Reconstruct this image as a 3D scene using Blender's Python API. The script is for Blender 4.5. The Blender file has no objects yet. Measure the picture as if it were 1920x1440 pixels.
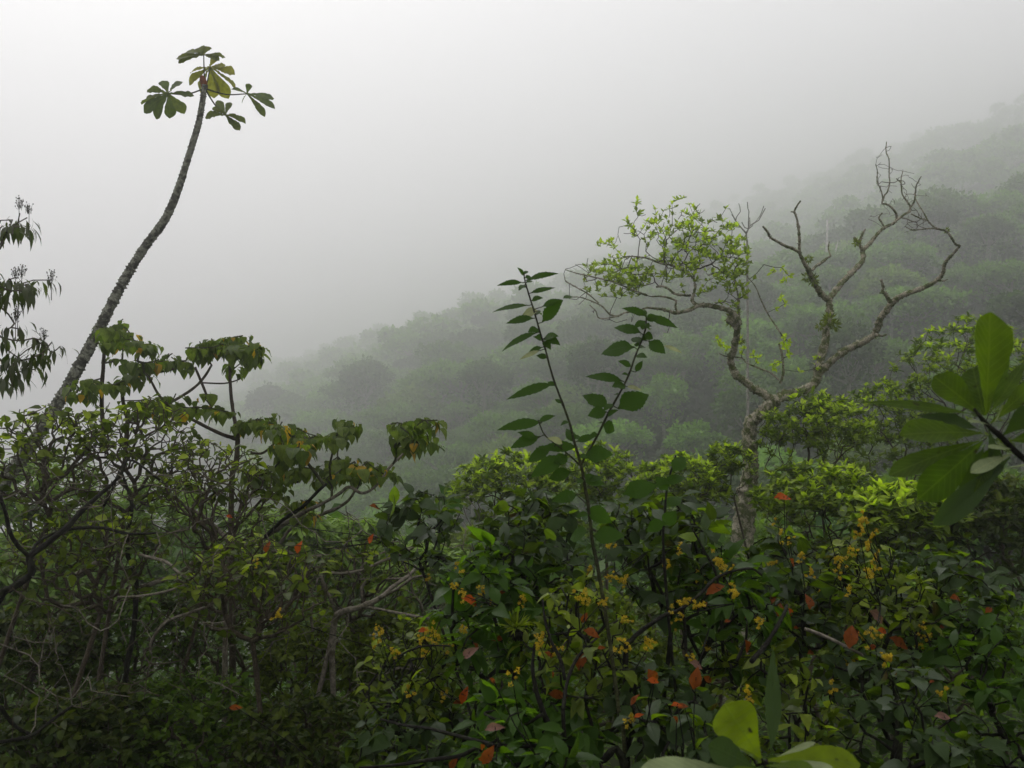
import bpy, math, random
import numpy as np
from mathutils import Vector

SC = bpy.context.scene
COL = SC.collection
R = math.radians
random.seed(7)
rng = np.random.default_rng(11)

# ------------------------------------------------------------------ camera
F = 1920 * 32.0 / 36.0            # focal length in photo pixels
cd = bpy.data.cameras.new("camera")
cd.lens = 32.0; cd.sensor_width = 36.0
cd.clip_start = 0.05; cd.clip_end = 3000
cd.dof.use_dof = True; cd.dof.focus_distance = 9.0; cd.dof.aperture_fstop = 13.0
cam = bpy.data.objects.new("camera", cd)
COL.objects.link(cam)
cam.location = (0, 0, 0); cam.rotation_euler = (R(90), 0, 0)
SC.camera = cam

# ------------------------------------------------------------------ sky (overcast) and sun
W = bpy.data.worlds.new("World"); SC.world = W; W.use_nodes = True
nt = W.node_tree; nt.nodes.clear()
out = nt.nodes.new("ShaderNodeOutputWorld")
bg = nt.nodes.new("ShaderNodeBackground")
sky = nt.nodes.new("ShaderNodeTexSky"); sky.sky_type = 'NISHITA'
sky.sun_disc = False; sky.sun_elevation = R(52); sky.sun_rotation = R(-30)
sky.air_density = 1.0; sky.dust_density = 6.0
hsv = nt.nodes.new("ShaderNodeHueSaturation"); hsv.inputs["Saturation"].default_value = 0.10
nt.links.new(sky.outputs[0], hsv.inputs["Color"])
# a cloud deck: brighter overhead than at the horizon
geo = nt.nodes.new("ShaderNodeTexCoord")
sep = nt.nodes.new("ShaderNodeSeparateXYZ"); nt.links.new(geo.outputs["Generated"], sep.inputs[0])
ramp = nt.nodes.new("ShaderNodeValToRGB")
ramp.color_ramp.elements[0].position = 0.0; ramp.color_ramp.elements[0].color = (3.62, 3.6, 3.6, 1)
ramp.color_ramp.elements[1].position = 0.7; ramp.color_ramp.elements[1].color = (12.1, 12.05, 12.2, 1)
nt.links.new(sep.outputs["Z"], ramp.inputs[0])
mix = nt.nodes.new("ShaderNodeMix"); mix.data_type = 'RGBA'; mix.inputs[0].default_value = 0.85
nt.links.new(hsv.outputs[0], mix.inputs[6]); nt.links.new(ramp.outputs[0], mix.inputs[7])
nt.links.new(mix.outputs[2], bg.inputs[0]); bg.inputs[1].default_value = 0.10
nt.links.new(bg.outputs[0], out.inputs[0])

sd = bpy.data.lights.new("sun", 'SUN'); sd.energy = 0.7; sd.angle = R(25); sd.color = (1, 0.97, 0.92)
sun = bpy.data.objects.new("sun", sd); COL.objects.link(sun)
sdir = Vector((math.cos(R(52)) * math.sin(R(-30)), math.cos(R(52)) * math.cos(R(-30)), math.sin(R(52))))
sun.rotation_euler = sdir.to_track_quat('Z', 'Y').to_euler()

SC.view_settings.view_transform = 'Standard'
SC.view_settings.look = 'None'
SC.view_settings.exposure = 0.20
SC.view_settings.gamma = 1.0
SC.cycles.max_bounces = 8
SC.cycles.volume_bounces = 4
SC.cycles.diffuse_bounces = 3
SC.cycles.glossy_bounces = 2
SC.cycles.transmission_bounces = 3
SC.cycles.use_denoising = True

HAZE_DENSITY = 0.0051

# ------------------------------------------------------------------ helpers: points and tags
def P(px, py, d):
    return np.array(((px - 960) / F * d, d, (720 - py) / F * d))

def tag(o, label=None, cat=None, group=None, kind=None):
    if label: o['label'] = label
    if cat: o['category'] = cat
    if group: o['group'] = group
    if kind: o['kind'] = kind
    return o

def thing(name, label, cat, loc, group=None):
    o = bpy.data.objects.new(name, None); COL.objects.link(o)
    o.location = tuple(float(v) for v in loc)
    o.empty_display_size = 0.2
    return tag(o, label, cat, group)

def slope_u(x, y):
    return .94 * x + .34 * y - 45

def ground_z(x, y):
    x = np.asarray(x, float); y = np.asarray(y, float)
    near = -1.75 - .22 * np.clip(y, 0, 14) - .42 * np.maximum(0, y - 14) + .10 * np.maximum(0, -y)
    near = near + .12 * np.sin(x * .7) * np.sin(y * .53 + 1)
    u = slope_u(x, y)
    a = x * .34 - y * .94
    hill = np.interp(u, [-300, -30, 0, 30, 70, 120, 2000], [-180, -18, -3, 7, 17, 32, 32 + .42 * 1880])
    gul = 2.6 * np.sin(a * .06 + .8) + 1.5 * np.sin(a * .15 + u * .03)
    hill = hill + gul * np.clip((u + 60) / 60, 0, 1) * np.clip(.5 + u / 200, .5, 1.6)
    hill = np.where(hill > 105, 105 + 26 * np.tanh((hill - 105) / 26), hill)
    k = 3.0
    m = np.maximum(near, hill)
    z = m + k * np.log(np.exp((near - m) / k) + np.exp((hill - m) / k))
    w = np.clip((y - 14) / 40, 0, 1)
    return near * (1 - w) + z * w if np.ndim(z) else float(near * (1 - w) + z * w)

# ------------------------------------------------------------------ helpers: meshes
def mesh(name, V, loops, counts, mats, parent=None, uv=None, tint=None, smooth=True, loc=None, midx=None):
    """V (n,3) world coords; loops flat ids; counts per face. Origin is moved to parent's location."""
    V = np.asarray(V, np.float32)
    o0 = np.array(parent.matrix_world.translation if parent is None else parent.location) if parent is not None else (np.zeros(3) if loc is None else np.array(loc))
    if parent is not None and parent.parent is not None:
        o0 = np.array(parent.parent.location)
    V = V - o0.astype(np.float32)
    me = bpy.data.meshes.new(name)
    counts = np.asarray(counts, np.int32); loops = np.asarray(loops, np.int32)
    me.vertices.add(len(V)); me.vertices.foreach_set("co", V.ravel())
    me.loops.add(len(loops)); me.loops.foreach_set("vertex_index", loops)
    me.polygons.add(len(counts))
    starts = np.concatenate([[0], np.cumsum(counts)[:-1]]).astype(np.int32)
    me.polygons.foreach_set("loop_start", starts)
    if uv is not None:
        l = me.uv_layers.new(name="uv"); l.data.foreach_set("uv", np.asarray(uv, np.float32)[loops].ravel())
    if tint is not None:
        a = me.attributes.new("tint", 'FLOAT', 'POINT'); a.data.foreach_set("value", np.asarray(tint, np.float32))
    if smooth:
        me.polygons.foreach_set("use_smooth", np.ones(len(counts), bool))
    for m in (mats if isinstance(mats, (list, tuple)) else [mats]): me.materials.append(m)
    if midx is not None:
        me.polygons.foreach_set("material_index", np.asarray(midx, np.int32))
    me.update(calc_edges=True); me.validate()
    o = bpy.data.objects.new(name, me); COL.objects.link(o)
    if parent is not None: o.parent = parent
    elif loc is not None: o.location = tuple(float(v) for v in loc)
    return o

def unit(a):
    return a / np.maximum(np.linalg.norm(a, axis=-1, keepdims=True), 1e-9)

def frames(d):
    up = np.where(np.abs(d[:, 2:3]) < .95, np.array([[0, 0, 1.]]), np.array([[1., 0, 0]]))
    s = unit(np.cross(d, up)); t = np.cross(s, d)
    return s, t

def sticks(A, B, ra, rb, sides=5):
    """a tapered stick per row, (verts, loops, counts)"""
    A = np.asarray(A, float); B = np.asarray(B, float); n = len(A)
    d = unit(B - A); s, t = frames(d)
    an = np.arange(sides) * 2 * np.pi / sides
    ring = np.cos(an)[None, :, None] * s[:, None, :] + np.sin(an)[None, :, None] * t[:, None, :]
    V0 = A[:, None, :] + ring * np.asarray(ra)[:, None, None]
    V1 = B[:, None, :] + ring * np.asarray(rb)[:, None, None]
    V = np.concatenate([V0, V1], 1).reshape(-1, 3)
    k = np.arange(sides); k2 = (k + 1) % sides
    q = np.stack([k, k2, k2 + sides, k + sides], 1)
    L = (q[None] + (np.arange(n) * 2 * sides)[:, None, None]).reshape(-1)
    return V, L, np.full(n * sides, 4)

def catmull(pts, n=5):
    pts = np.asarray(pts, float)
    Pp = np.vstack([2 * pts[0] - pts[1], pts, 2 * pts[-1] - pts[-2]])
    o = []
    for i in range(1, len(Pp) - 2):
        p0, p1, p2, p3 = Pp[i - 1:i + 3]
        for t in np.linspace(0, 1, n, endpoint=False):
            o.append(.5 * ((2 * p1) + (-p0 + p2) * t + (2 * p0 - 5 * p1 + 4 * p2 - p3) * t * t + (-p0 + 3 * p1 - 3 * p2 + p3) * t ** 3))
    o.append(pts[-1]); return np.array(o)

def tube(pts, rad, sides=9, rough=0.0, ringbump=0.0, knob=0.0):
    """one continuous bark tube"""
    pts = np.asarray(pts, float); rad = np.asarray(rad, float); n = len(pts)
    d = np.gradient(pts, axis=0); d = unit(d)
    s = np.zeros((n, 3)); s[0] = frames(d[:1])[0][0]
    for i in range(1, n):
        v = s[i - 1] - d[i] * np.dot(s[i - 1], d[i]); s[i] = v / max(np.linalg.norm(v), 1e-9)
    t = np.cross(s, d)
    an = np.arange(sides) * 2 * np.pi / sides
    rr = rad[:, None] * (1 + rough * rng.normal(size=(n, sides)))
    if ringbump: rr *= (1 + ringbump * (np.arange(n) % 3 == 0))[:, None]
    if knob:
        kk = rng.random(n) < .12
        rr *= (1 + knob * kk * rng.random(n))[:, None]
    V = pts[:, None, :] + (np.cos(an)[None, :, None] * s[:, None, :] + np.sin(an)[None, :, None] * t[:, None, :]) * rr[:, :, None]
    V = V.reshape(-1, 3)
    k = np.arange(sides); k2 = (k + 1) % sides
    q = np.stack([k, k2, k2 + sides, k + sides], 1)
    L = (q[None] + (np.arange(n - 1) * sides)[:, None, None]).reshape(-1)
    cnt = np.full((n - 1) * sides, 4)
    L = np.concatenate([L, k[::-1], (k + (n - 1) * sides)]); cnt = np.concatenate([cnt, [sides, sides]])
    return V, L, cnt

def merge(parts):
    V, L, C = [], [], []; o = 0
    for v, l, c in parts:
        V.append(v); L.append(np.asarray(l) + o); C.append(c); o += len(v)
    return np.concatenate(V), np.concatenate(L), np.concatenate(C)

# ------------------------------------------------------------------ growth: a balanced minimum tree through points
def grow(start, pts, bf=.35, jit=.08, sag=0.0, first_cost=None):
    """start (k,3) points already there, pts (n,3) to reach -> nodes, parent; adds one bent midpoint per edge"""
    start = np.atleast_2d(start); n = len(pts)
    nodes = list(start); par = [-1] * len(start); plen = [0.0 if first_cost is None else first_cost] * len(start)
    dist = np.full(n, 1e9); who = np.zeros(n, int)
    def relax(i):
        dd = np.linalg.norm(pts - nodes[i], axis=1) + bf * plen[i]
        b = dd < dist; dist[b] = dd[b]; who[b] = i
    for i in range(len(start)): relax(i)
    done = np.zeros(n, bool)
    for _ in range(n):
        c = int(np.argmin(np.where(done, 1e9, dist))); p = who[c]
        e = np.linalg.norm(pts[c] - nodes[p])
        mid = (nodes[p] + pts[c]) / 2 + rng.normal(size=3) * jit * e; mid[2] += sag * e
        nodes.append(mid); par.append(p); plen.append(plen[p] + e / 2); im = len(nodes) - 1
        nodes.append(pts[c]); par.append(im); plen.append(plen[p] + e)
        done[c] = True; relax(im); relax(len(nodes) - 1)
    nodes = np.array(nodes); par = np.array(par)
    w = np.zeros(len(nodes)); kids = np.zeros(len(nodes), int)
    for i in range(len(nodes) - 1, -1, -1):
        if w[i] == 0: w[i] = 1
        if par[i] >= 0: w[par[i]] += w[i]; kids[par[i]] += 1
    return nodes, par, w, kids

def twig_mesh(nodes, par, w, rtip, power=.45, sides=5, rmax=1.0):
    r = np.minimum(rtip * w ** power, rmax)
    i = np.where(par >= 0)[0]; p = par[i]
    rp = np.minimum(r[p], r[i] * 1.35)
    return sticks(nodes[p], nodes[i] + unit(nodes[i] - nodes[p]) * r[i][:, None] * .4, rp, r[i], sides)

# ------------------------------------------------------------------ leaves
PROFILES = {  # (x, half width) with a petiole
    'ovate': [(0, .05), (.07, .05), (.16, .30), (.34, .50), (.58, .45), (.82, .22), (1, .0)],
    'lance': [(0, .015), (.08, .03), (.22, .28), (.42, .50), (.65, .38), (.85, .15), (1, .0)],
    'obov': [(0, .03), (.08, .06), (.30, .22), (.52, .41), (.70, .50), (.85, .45), (.94, .28), (1, .02)],
    'heart': [(0, .01), (.18, .015), (.20, .30), (.32, .50), (.55, .46), (.80, .22), (1, .0)],
    'lobe': [(0, .08), (.25, .16), (.5, .36), (.75, .50), (.92, .36), (1, .02)],
    'small': [(0, .02), (.35, .5), (.7, .4), (1, .0)],
    'tuft': [(0, .15), (.5, .5), (1, .1)],
}
def leaves(pos, d, nrm, L, Wd, prof='ovate', droop=.25, fold=.25, wave=.0, serr=.0, dense=1, tint=None):
    """batch of curved folded leaves. pos,d,nrm (n,3); L,Wd (n,). returns V,loops,counts,uv,tint"""
    n = len(pos)
    pr = np.array(PROFILES[prof], float)
    if dense > 1:
        xs = np.linspace(0, 1, (len(pr) - 1) * dense + 1)
        ws = np.interp(xs, pr[:, 0], pr[:, 1])
        ws2 = ws.copy()
        ws2[1:-1] = (ws[:-2] + 2 * ws[1:-1] + ws[2:]) / 4
        ws = ws2
    else:
        xs, ws = pr[:, 0], pr[:, 1]
    m = len(xs)
    d = unit(d); s = unit(np.cross(d, nrm)); nn = np.cross(s, d)
    dr = (np.asarray(droop) * (.6 + .8 * rng.random(n)))[:, None] if np.ndim(droop) == 0 else np.asarray(droop)[:, None]
    fo = (fold * (.4 + 1.2 * rng.random(n)))[:, None]
    x = xs[None, :].repeat(n, 0)
    z = -dr * x ** 2
    xx = x * (1 - .35 * dr * x)
    ww = ws[None, :].repeat(n, 0)
    if serr: ww = ww * (1 + serr * ((np.arange(m) % 2) * 2 - 1))[None, :]
    wv = wave * rng.normal(size=(n, m)) if wave else 0
    tw = rng.normal(size=(n, 1)) * .15 * x
    Lc = np.asarray(L)[:, None]; Wc = np.asarray(Wd)[:, None]
    def pt(side):
        a = xx * Lc; b = side * ww * Wc; c = z * Lc + (fo * abs(side) + tw * side) * ww * Wc + (wv * Wc * abs(side) if wave else 0)
        return pos[:, None, :] + a[..., None] * d[:, None, :] + b[..., None] * s[:, None, :] + c[..., None] * nn[:, None, :]
    V = np.stack([pt(-1), pt(0), pt(1)], 2)           # n,m,3,3
    uvv = np.zeros((n, m, 3, 2)); uvv[..., 0] = xs[None, :, None]; uvv[:, :, 0, 1] = -1; uvv[:, :, 2, 1] = 1
    uvv[..., 1] = uvv[..., 1] * ws[None, :, None] * 2 * .5 + .5
    k = np.arange(m - 1) * 3
    q = np.concatenate([np.stack([k, k + 3, k + 4, k + 1], 1), np.stack([k + 1, k + 4, k + 5, k + 2], 1)])
    Lo = (q[None] + (np.arange(n) * m * 3)[:, None, None]).reshape(-1)
    T = np.repeat(np.zeros(n) if tint is None else tint, m * 3)
    return V.reshape(-1, 3), Lo, np.full(n * len(q), 4), uvv.reshape(-1, 2), T

def cards(pos, d, nrm, L, Wd, tint=None, fold=.3):
    """cheap folded leaf: 2 triangles-like quads"""
    n = len(pos); d = unit(d); s = unit(np.cross(d, nrm)); nn = np.cross(s, d)
    L = np.asarray(L)[:, None]; Wd = np.asarray(Wd)[:, None]
    a = pos; b = pos + d * L * .5 - s * Wd * .5 + nn * Wd * fold * .5
    c = pos + d * L; e = pos + d * L * .5 + s * Wd * .5 + nn * Wd * fold * .5
    V = np.stack([a, b, c, e], 1).reshape(-1, 3)
    q = np.array([[0, 1, 2], [0, 2, 3]])
    Lo = (q[None] + (np.arange(n) * 4)[:, None, None]).reshape(-1)
    uv = np.tile(np.array([[0, .5], [.5, 0], [1, .5], [.5, 1]]), (n, 1))
    T = np.repeat(np.zeros(n) if tint is None else tint, 4)
    return V, Lo, np.full(2 * n, 3), uv, T

def merge_l(parts):
    V, L, C, U, T = [], [], [], [], []; o = 0
    for v, l, c, u, t in parts:
        V.append(v); L.append(np.asarray(l) + o); C.append(c); U.append(u); T.append(t); o += len(v)
    return tuple(np.concatenate(a) for a in (V, L, C, U, T))

def leaf_obj(name, data, mat, parent=None, loc=None):
    V, L, C, U, T = data
    return mesh(name, V, L, C, mat, parent, uv=U, tint=T, loc=loc)

def rand_dirs(n):
    return unit(rng.normal(size=(n, 3)))

# ------------------------------------------------------------------ materials
def new_mat(name):
    m = bpy.data.materials.new(name); m.use_nodes = True
    m.node_tree.nodes.clear(); return m, m.node_tree

def leaf_mat(name, dark, mid, young, under=None, rough=.42, spec=.5, trans=.35, veins=0.0, spots=None, vary=0.0):
    if mid[1] > mid[0]:     # foliage of this wood is an olive, yellowish green
        dark, mid, young = [(c[0] * 1.16, c[1] * 1.16, c[2] * .85) for c in (dark, mid, young)]
    m, t = new_mat(name); N = t.nodes; K = t.links
    o = N.new("ShaderNodeOutputMaterial")
    g = N.new("ShaderNodeNewGeometry")
    a = N.new("ShaderNodeAttribute"); a.attribute_name = "tint"
    mx = N.new("ShaderNodeMix"); mx.data_type = 'RGBA'
    mx.inputs[6].default_value = (*dark, 1); mx.inputs[7].default_value = (*mid, 1)
    K.new(g.outputs["Random Per Island"], mx.inputs[0])
    my = N.new("ShaderNodeMix"); my.data_type = 'RGBA'; my.inputs[7].default_value = (*young, 1)
    K.new(a.outputs["Fac"], my.inputs[0]); K.new(mx.outputs[2], my.inputs[6])
    col = my.outputs[2]
    tc = N.new("ShaderNodeTexCoord")
    nz = N.new("ShaderNodeTexNoise"); nz.inputs["Scale"].default_value = 30; nz.inputs["Detail"].default_value = 3
    K.new(tc.outputs["Object"], nz.inputs["Vector"])
    mr = N.new("ShaderNodeMapRange"); mr.inputs[1].default_value = .3; mr.inputs[2].default_value = .7
    mr.inputs[3].default_value = .72; mr.inputs[4].default_value = 1.25
    K.new(nz.outputs[0], mr.inputs[0])
    vm = N.new("ShaderNodeVectorMath"); vm.operation = 'SCALE'
    K.new(col, vm.inputs[0]); K.new(mr.outputs[0], vm.inputs["Scale"]); col = vm.outputs[0]
    if vary:   # each tree has its own tone of green
        oi = N.new("ShaderNodeObjectInfo"); m3 = N.new("ShaderNodeMapRange"); m3.inputs[3].default_value = 1 - vary; m3.inputs[4].default_value = 1 + vary
        K.new(oi.outputs["Random"], m3.inputs[0]); v3 = N.new("ShaderNodeVectorMath"); v3.operation = 'SCALE'
        K.new(col, v3.inputs[0]); K.new(m3.outputs[0], v3.inputs["Scale"]); col = v3.outputs[0]
    bump = None
    if spots:   # a few browned leaf margins / blotches
        n2 = N.new("ShaderNodeTexNoise"); n2.inputs["Scale"].default_value = spots[1]; K.new(tc.outputs["Object"], n2.inputs["Vector"])
        r2 = N.new("ShaderNodeMapRange"); r2.inputs[1].default_value = .66; r2.inputs[2].default_value = .72; K.new(n2.outputs[0], r2.inputs[0])
        ms = N.new("ShaderNodeMix"); ms.data_type = 'RGBA'; ms.inputs[7].default_value = (*spots[0], 1)
        K.new(r2.outputs[0], ms.inputs[0]); K.new(col, ms.inputs[6]); col = ms.outputs[2]
    if veins:
        uv = N.new("ShaderNodeUVMap"); uv.uv_map = "uv"
        sp = N.new("ShaderNodeSeparateXYZ"); K.new(uv.outputs[0], sp.inputs[0])
        s1 = N.new("ShaderNodeMath"); s1.operation = 'SUBTRACT'; s1.inputs[1].default_value = .5; K.new(sp.outputs[1], s1.inputs[0])
        ab = N.new("ShaderNodeMath"); ab.operation = 'ABSOLUTE'; K.new(s1.outputs[0], ab.inputs[0])
        # midrib
        rb = N.new("ShaderNodeMapRange"); rb.inputs[1].default_value = .0; rb.inputs[2].default_value = .035; rb.inputs[3].default_value = 1; rb.inputs[4].default_value = 0
        K.new(ab.outputs[0], rb.inputs[0])
        # side veins
        mu = N.new("ShaderNodeMath"); mu.operation = 'MULTIPLY_ADD'; mu.inputs[1].default_value = -.45; K.new(ab.outputs[0], mu.inputs[0]); K.new(sp.outputs[0], mu.inputs[2])
        sc = N.new("ShaderNodeMath"); sc.operation = 'MULTIPLY'; sc.inputs[1].default_value = 75; K.new(mu.outputs[0], sc.inputs[0])
        sn = N.new("ShaderNodeMath"); sn.operation = 'SINE'; K.new(sc.outputs[0], sn.inputs[0])
        sv = N.new("ShaderNodeMapRange"); sv.inputs[1].default_value = .75; sv.inputs[2].default_value = 1.0; sv.inputs[3].default_value = 0; sv.inputs[4].default_value = .5; K.new(sn.outputs[0], sv.inputs[0])
        mxx = N.new("ShaderNodeMath"); mxx.operation = 'MAXIMUM'; K.new(rb.outputs[0], mxx.inputs[0]); K.new(sv.outputs[0], mxx.inputs[1])
        fv = N.new("ShaderNodeMath"); fv.operation = 'MULTIPLY'; fv.inputs[1].default_value = veins; K.new(mxx.outputs[0], fv.inputs[0])
        mv = N.new("ShaderNodeMix"); mv.data_type = 'RGBA'; K.new(fv.outputs[0], mv.inputs[0]); K.new(col, mv.inputs[6])
        mv.inputs[7].default_value = (min(1, mid[0] * 2.2 + .03), min(1, mid[1] * 1.8 + .03), mid[2] * 1.6 + .02, 1)
        col = mv.outputs[2]
        bump = N.new("ShaderNodeBump"); bump.inputs["Strength"].default_value = .35; bump.inputs["Distance"].default_value = .004; bump.invert = True
        K.new(mxx.outputs[0], bump.inputs["Height"])
    if under:
        mu2 = N.new("ShaderNodeMix"); mu2.data_type = 'RGBA'; mu2.inputs[7].default_value = (*under, 1)
        K.new(g.outputs["Backfacing"], mu2.inputs[0]); K.new(col, mu2.inputs[6]); col = mu2.outputs[2]
    p = N.new("ShaderNodeBsdfPrincipled"); K.new(col, p.inputs["Base Color"])
    spec = spec * .35
    p.inputs["Roughness"].default_value = rough
    # only some leaves carry a waxy, wet sheen
    mg = N.new("ShaderNodeMath"); mg.operation = 'MULTIPLY'; mg.inputs[1].default_value = 7.31; K.new(g.outputs["Random Per Island"], mg.inputs[0])
    fr = N.new("ShaderNodeMath"); fr.operation = 'FRACT'; K.new(mg.outputs[0], fr.inputs[0])
    sg = N.new("ShaderNodeMapRange"); sg.inputs[1].default_value = .70; sg.inputs[2].default_value = .85; sg.inputs[3].default_value = spec * .35; sg.inputs[4].default_value = spec * 2.2
    K.new(fr.outputs[0], sg.inputs[0]); K.new(sg.outputs[0], p.inputs["Specular IOR Level"])
    tr = N.new("ShaderNodeBsdfTranslucent")
    ts = N.new("ShaderNodeVectorMath"); ts.operation = 'MULTIPLY'; ts.inputs[1].default_value = (1.7, 1.9, .5)
    K.new(col, ts.inputs[0]); K.new(ts.outputs[0], tr.inputs[0])
    if bump: K.new(bump.outputs[0], p.inputs["Normal"])
    ms2 = N.new("ShaderNodeMixShader"); ms2.inputs[0].default_value = trans
    K.new(p.outputs[0], ms2.inputs[1]); K.new(tr.outputs[0], ms2.inputs[2])
    K.new(ms2.outputs[0], o.inputs[0]); return m

def bark_mat(name, base, moss, amount=.5, scale=8, rough=.85, ring=0):
    m, t = new_mat(name); N = t.nodes; K = t.links
    o = N.new("ShaderNodeOutputMaterial"); p = N.new("ShaderNodeBsdfPrincipled"); p.inputs["Specular IOR Level"].default_value = .12
    tc = N.new("ShaderNodeTexCoord")
    n1 = N.new("ShaderNodeTexNoise"); n1.inputs["Scale"].default_value = scale; n1.inputs["Detail"].default_value = 6; n1.inputs["Roughness"].default_value = .7
    n2 = N.new("ShaderNodeTexNoise"); n2.inputs["Scale"].default_value = scale * 5; n2.inputs["Detail"].default_value = 4
    K.new(tc.outputs["Object"], n1.inputs["Vector"]); K.new(tc.outputs["Object"], n2.inputs["Vector"])
    r1 = N.new("ShaderNodeMapRange"); r1.inputs[1].default_value = .62 - amount * .3; r1.inputs[2].default_value = .72 - amount * .3; K.new(n1.outputs[0], r1.inputs[0])
    mx = N.new("ShaderNodeMix"); mx.data_type = 'RGBA'; mx.inputs[6].default_value = (*base, 1); mx.inputs[7].default_value = (*moss, 1)
    K.new(r1.outputs[0], mx.inputs[0])
    r2 = N.new("ShaderNodeMapRange"); r2.inputs[1].default_value = .3; r2.inputs[2].default_value = .7; r2.inputs[3].default_value = .55; r2.inputs[4].default_value = 1.45; K.new(n2.outputs[0], r2.inputs[0])
    vm = N.new("ShaderNodeVectorMath"); vm.operation = 'SCALE'; K.new(mx.outputs[2], vm.inputs[0]); K.new(r2.outputs[0], vm.inputs["Scale"])
    K.new(vm.outputs[0], p.inputs["Base Color"]); p.inputs["Roughness"].default_value = rough
    b = N.new("ShaderNodeBump"); b.inputs["Strength"].default_value = .8; b.inputs["Distance"].default_value = .01
    K.new(n2.outputs[0], b.inputs["Height"]); K.new(b.outputs[0], p.inputs["Normal"])
    K.new(p.outputs[0], o.inputs[0]); return m

def soil_mat(name, c1, c2, scale):
    m, t = new_mat(name); N = t.nodes; K = t.links
    o = N.new("ShaderNodeOutputMaterial"); p = N.new("ShaderNodeBsdfPrincipled")
    tc = N.new("ShaderNodeTexCoord"); n1 = N.new("ShaderNodeTexNoise"); n1.inputs["Scale"].default_value = scale; n1.inputs["Detail"].default_value = 8
    K.new(tc.outputs["Object"], n1.inputs["Vector"])
    r = N.new("ShaderNodeMapRange"); r.inputs[1].default_value = .35; r.inputs[2].default_value = .65; K.new(n1.outputs[0], r.inputs[0])
    mx = N.new("ShaderNodeMix"); mx.data_type = 'RGBA'; mx.inputs[6].default_value = (*c1, 1); mx.inputs[7].default_value = (*c2, 1)
    K.new(r.outputs[0], mx.inputs[0]); K.new(mx.outputs[2], p.inputs["Base Color"]); p.inputs["Roughness"].default_value = .95; p.inputs["Specular IOR Level"].default_value = .05
    b = N.new("ShaderNodeBump"); b.inputs["Strength"].default_value = 1; K.new(n1.outputs[0], b.inputs["Height"]); K.new(b.outputs[0], p.inputs["Normal"])
    K.new(p.outputs[0], o.inputs[0]); return m

M = {}
M['dark'] = leaf_mat('dark_leaf', (.014, .026, .004), (.042, .066, .007), (.13, .20, .018), under=(.036, .060, .020), rough=.40, spec=.6, trans=.45, veins=.25, spots=((.05, .035, .01), 9))
M['olive'] = leaf_mat('olive_leaf', (.030, .046, .006), (.070, .098, .012), (.20, .25, .03), rough=.5, trans=.45)
M['whorl'] = leaf_mat('pale_tip_leaf', (.040, .066, .012), (.085, .125, .022), (.34, .44, .045), rough=.45, trans=.45)
M['crownw'] = leaf_mat('yellow_green_leaf', (.070, .105, .016), (.16, .22, .03), (.40, .50, .05), rough=.5, trans=.5)
M['lance'] = leaf_mat('long_leaf', (.018, .032, .008), (.045, .062, .014), (.10, .13, .02), under=(.05, .06, .03), rough=.38, trans=.35)
M['droop'] = leaf_mat('hanging_leaf', (.036, .062, .012), (.090, .125, .026), (.36, .20, .02), rough=.5, trans=.45, veins=.2)
M['finger'] = leaf_mat('finger_leaf', (.040, .080, .014), (.090, .150, .026), (.20, .30, .05), rough=.42, trans=.4)
M['herb'] = leaf_mat('herb_leaf', (.020, .045, .006), (.065, .11, .014), (.13, .2, .02), rough=.5, trans=.4)
M['small'] = leaf_mat('small_leaf', (.012, .024, .005), (.040, .058, .012), (.11, .13, .02), rough=.5, trans=.35)
M['sap'] = leaf_mat('sapling_leaf', (.024, .050, .004), (.044, .082, .006), (.08, .16, .012), under=(.034, .075, .008), rough=.40, spec=.6, trans=.5, veins=.35)
M['big'] = leaf_mat('broad_leaf', (.020, .046, .003), (.038, .074, .003), (.15, .20, .008), rough=.34, spec=.9, trans=.55, veins=.45, spots=((.02, .02, .005), 45))
M['budleaf'] = leaf_mat('silvery_leaf', (.10, .125, .085), (.16, .19, .13), (.3, .3, .25), rough=.4, trans=.25, veins=.3)
M['umb'] = leaf_mat('lobed_leaf', (.030, .055, .012), (.055, .085, .020), (.19, .18, .03), rough=.55, trans=.45, veins=.3)
M['red'] = leaf_mat('red_leaf', (.22, .040, .006), (.36, .07, .010), (.40, .15, .02), rough=.5, trans=.4, veins=.1, spots=((.08, .03, .01), 30))
M['rust'] = leaf_mat('rusty_leaf', (.085, .026, .007), (.20, .050, .008), (.2, .08, .02), rough=.5, trans=.4, veins=.1, spots=((.04, .02, .01), 30))
M['pink'] = leaf_mat('pinkish_leaf', (.13, .07, .055), (.18, .10, .08), (.3, .2, .2), rough=.45, trans=.3, veins=.4, spots=((.06, .03, .03), 30))
M['yellow'] = leaf_mat('yellow_petal', (.26, .17, .008), (.42, .29, .018), (.45, .36, .04), rough=.6, trans=.3)
M['far1'] = leaf_mat('far_leaf_olive', (.030, .080, .008), (.105, .21, .020), (.22, .38, .035), rough=.6, trans=.3, vary=.30)
M['far2'] = leaf_mat('far_leaf_dark', (.016, .048, .010), (.060, .12, .020), (.16, .27, .04), rough=.6, trans=.3, vary=.30)
M['farlow'] = leaf_mat('shade_toned_scrub_leaf', (.006, .016, .004), (.020, .042, .009), (.1, .14, .04), rough=.6, trans=.3)  # scrub colour darkened to stand in for shade in gaps between crowns
M['far3'] = leaf_mat('far_leaf_pale', (.055, .10, .02), (.14, .225, .04), (.26, .38, .06), rough=.6, trans=.3, vary=.30)
M['mossleaf'] = leaf_mat('moss_frond', (.040, .048, .018), (.085, .085, .040), (.20, .18, .06), rough=.8, trans=.25)
M['reddots'] = leaf_mat('reddish_twig_leaf', (.12, .03, .02), (.20, .06, .03), (.3, .1, .05), rough=.6, trans=.3)
B = {}
B['cecropia'] = bark_mat('ringed_bark', (.045, .045, .034), (.19, .195, .15), .55, 16)
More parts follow.
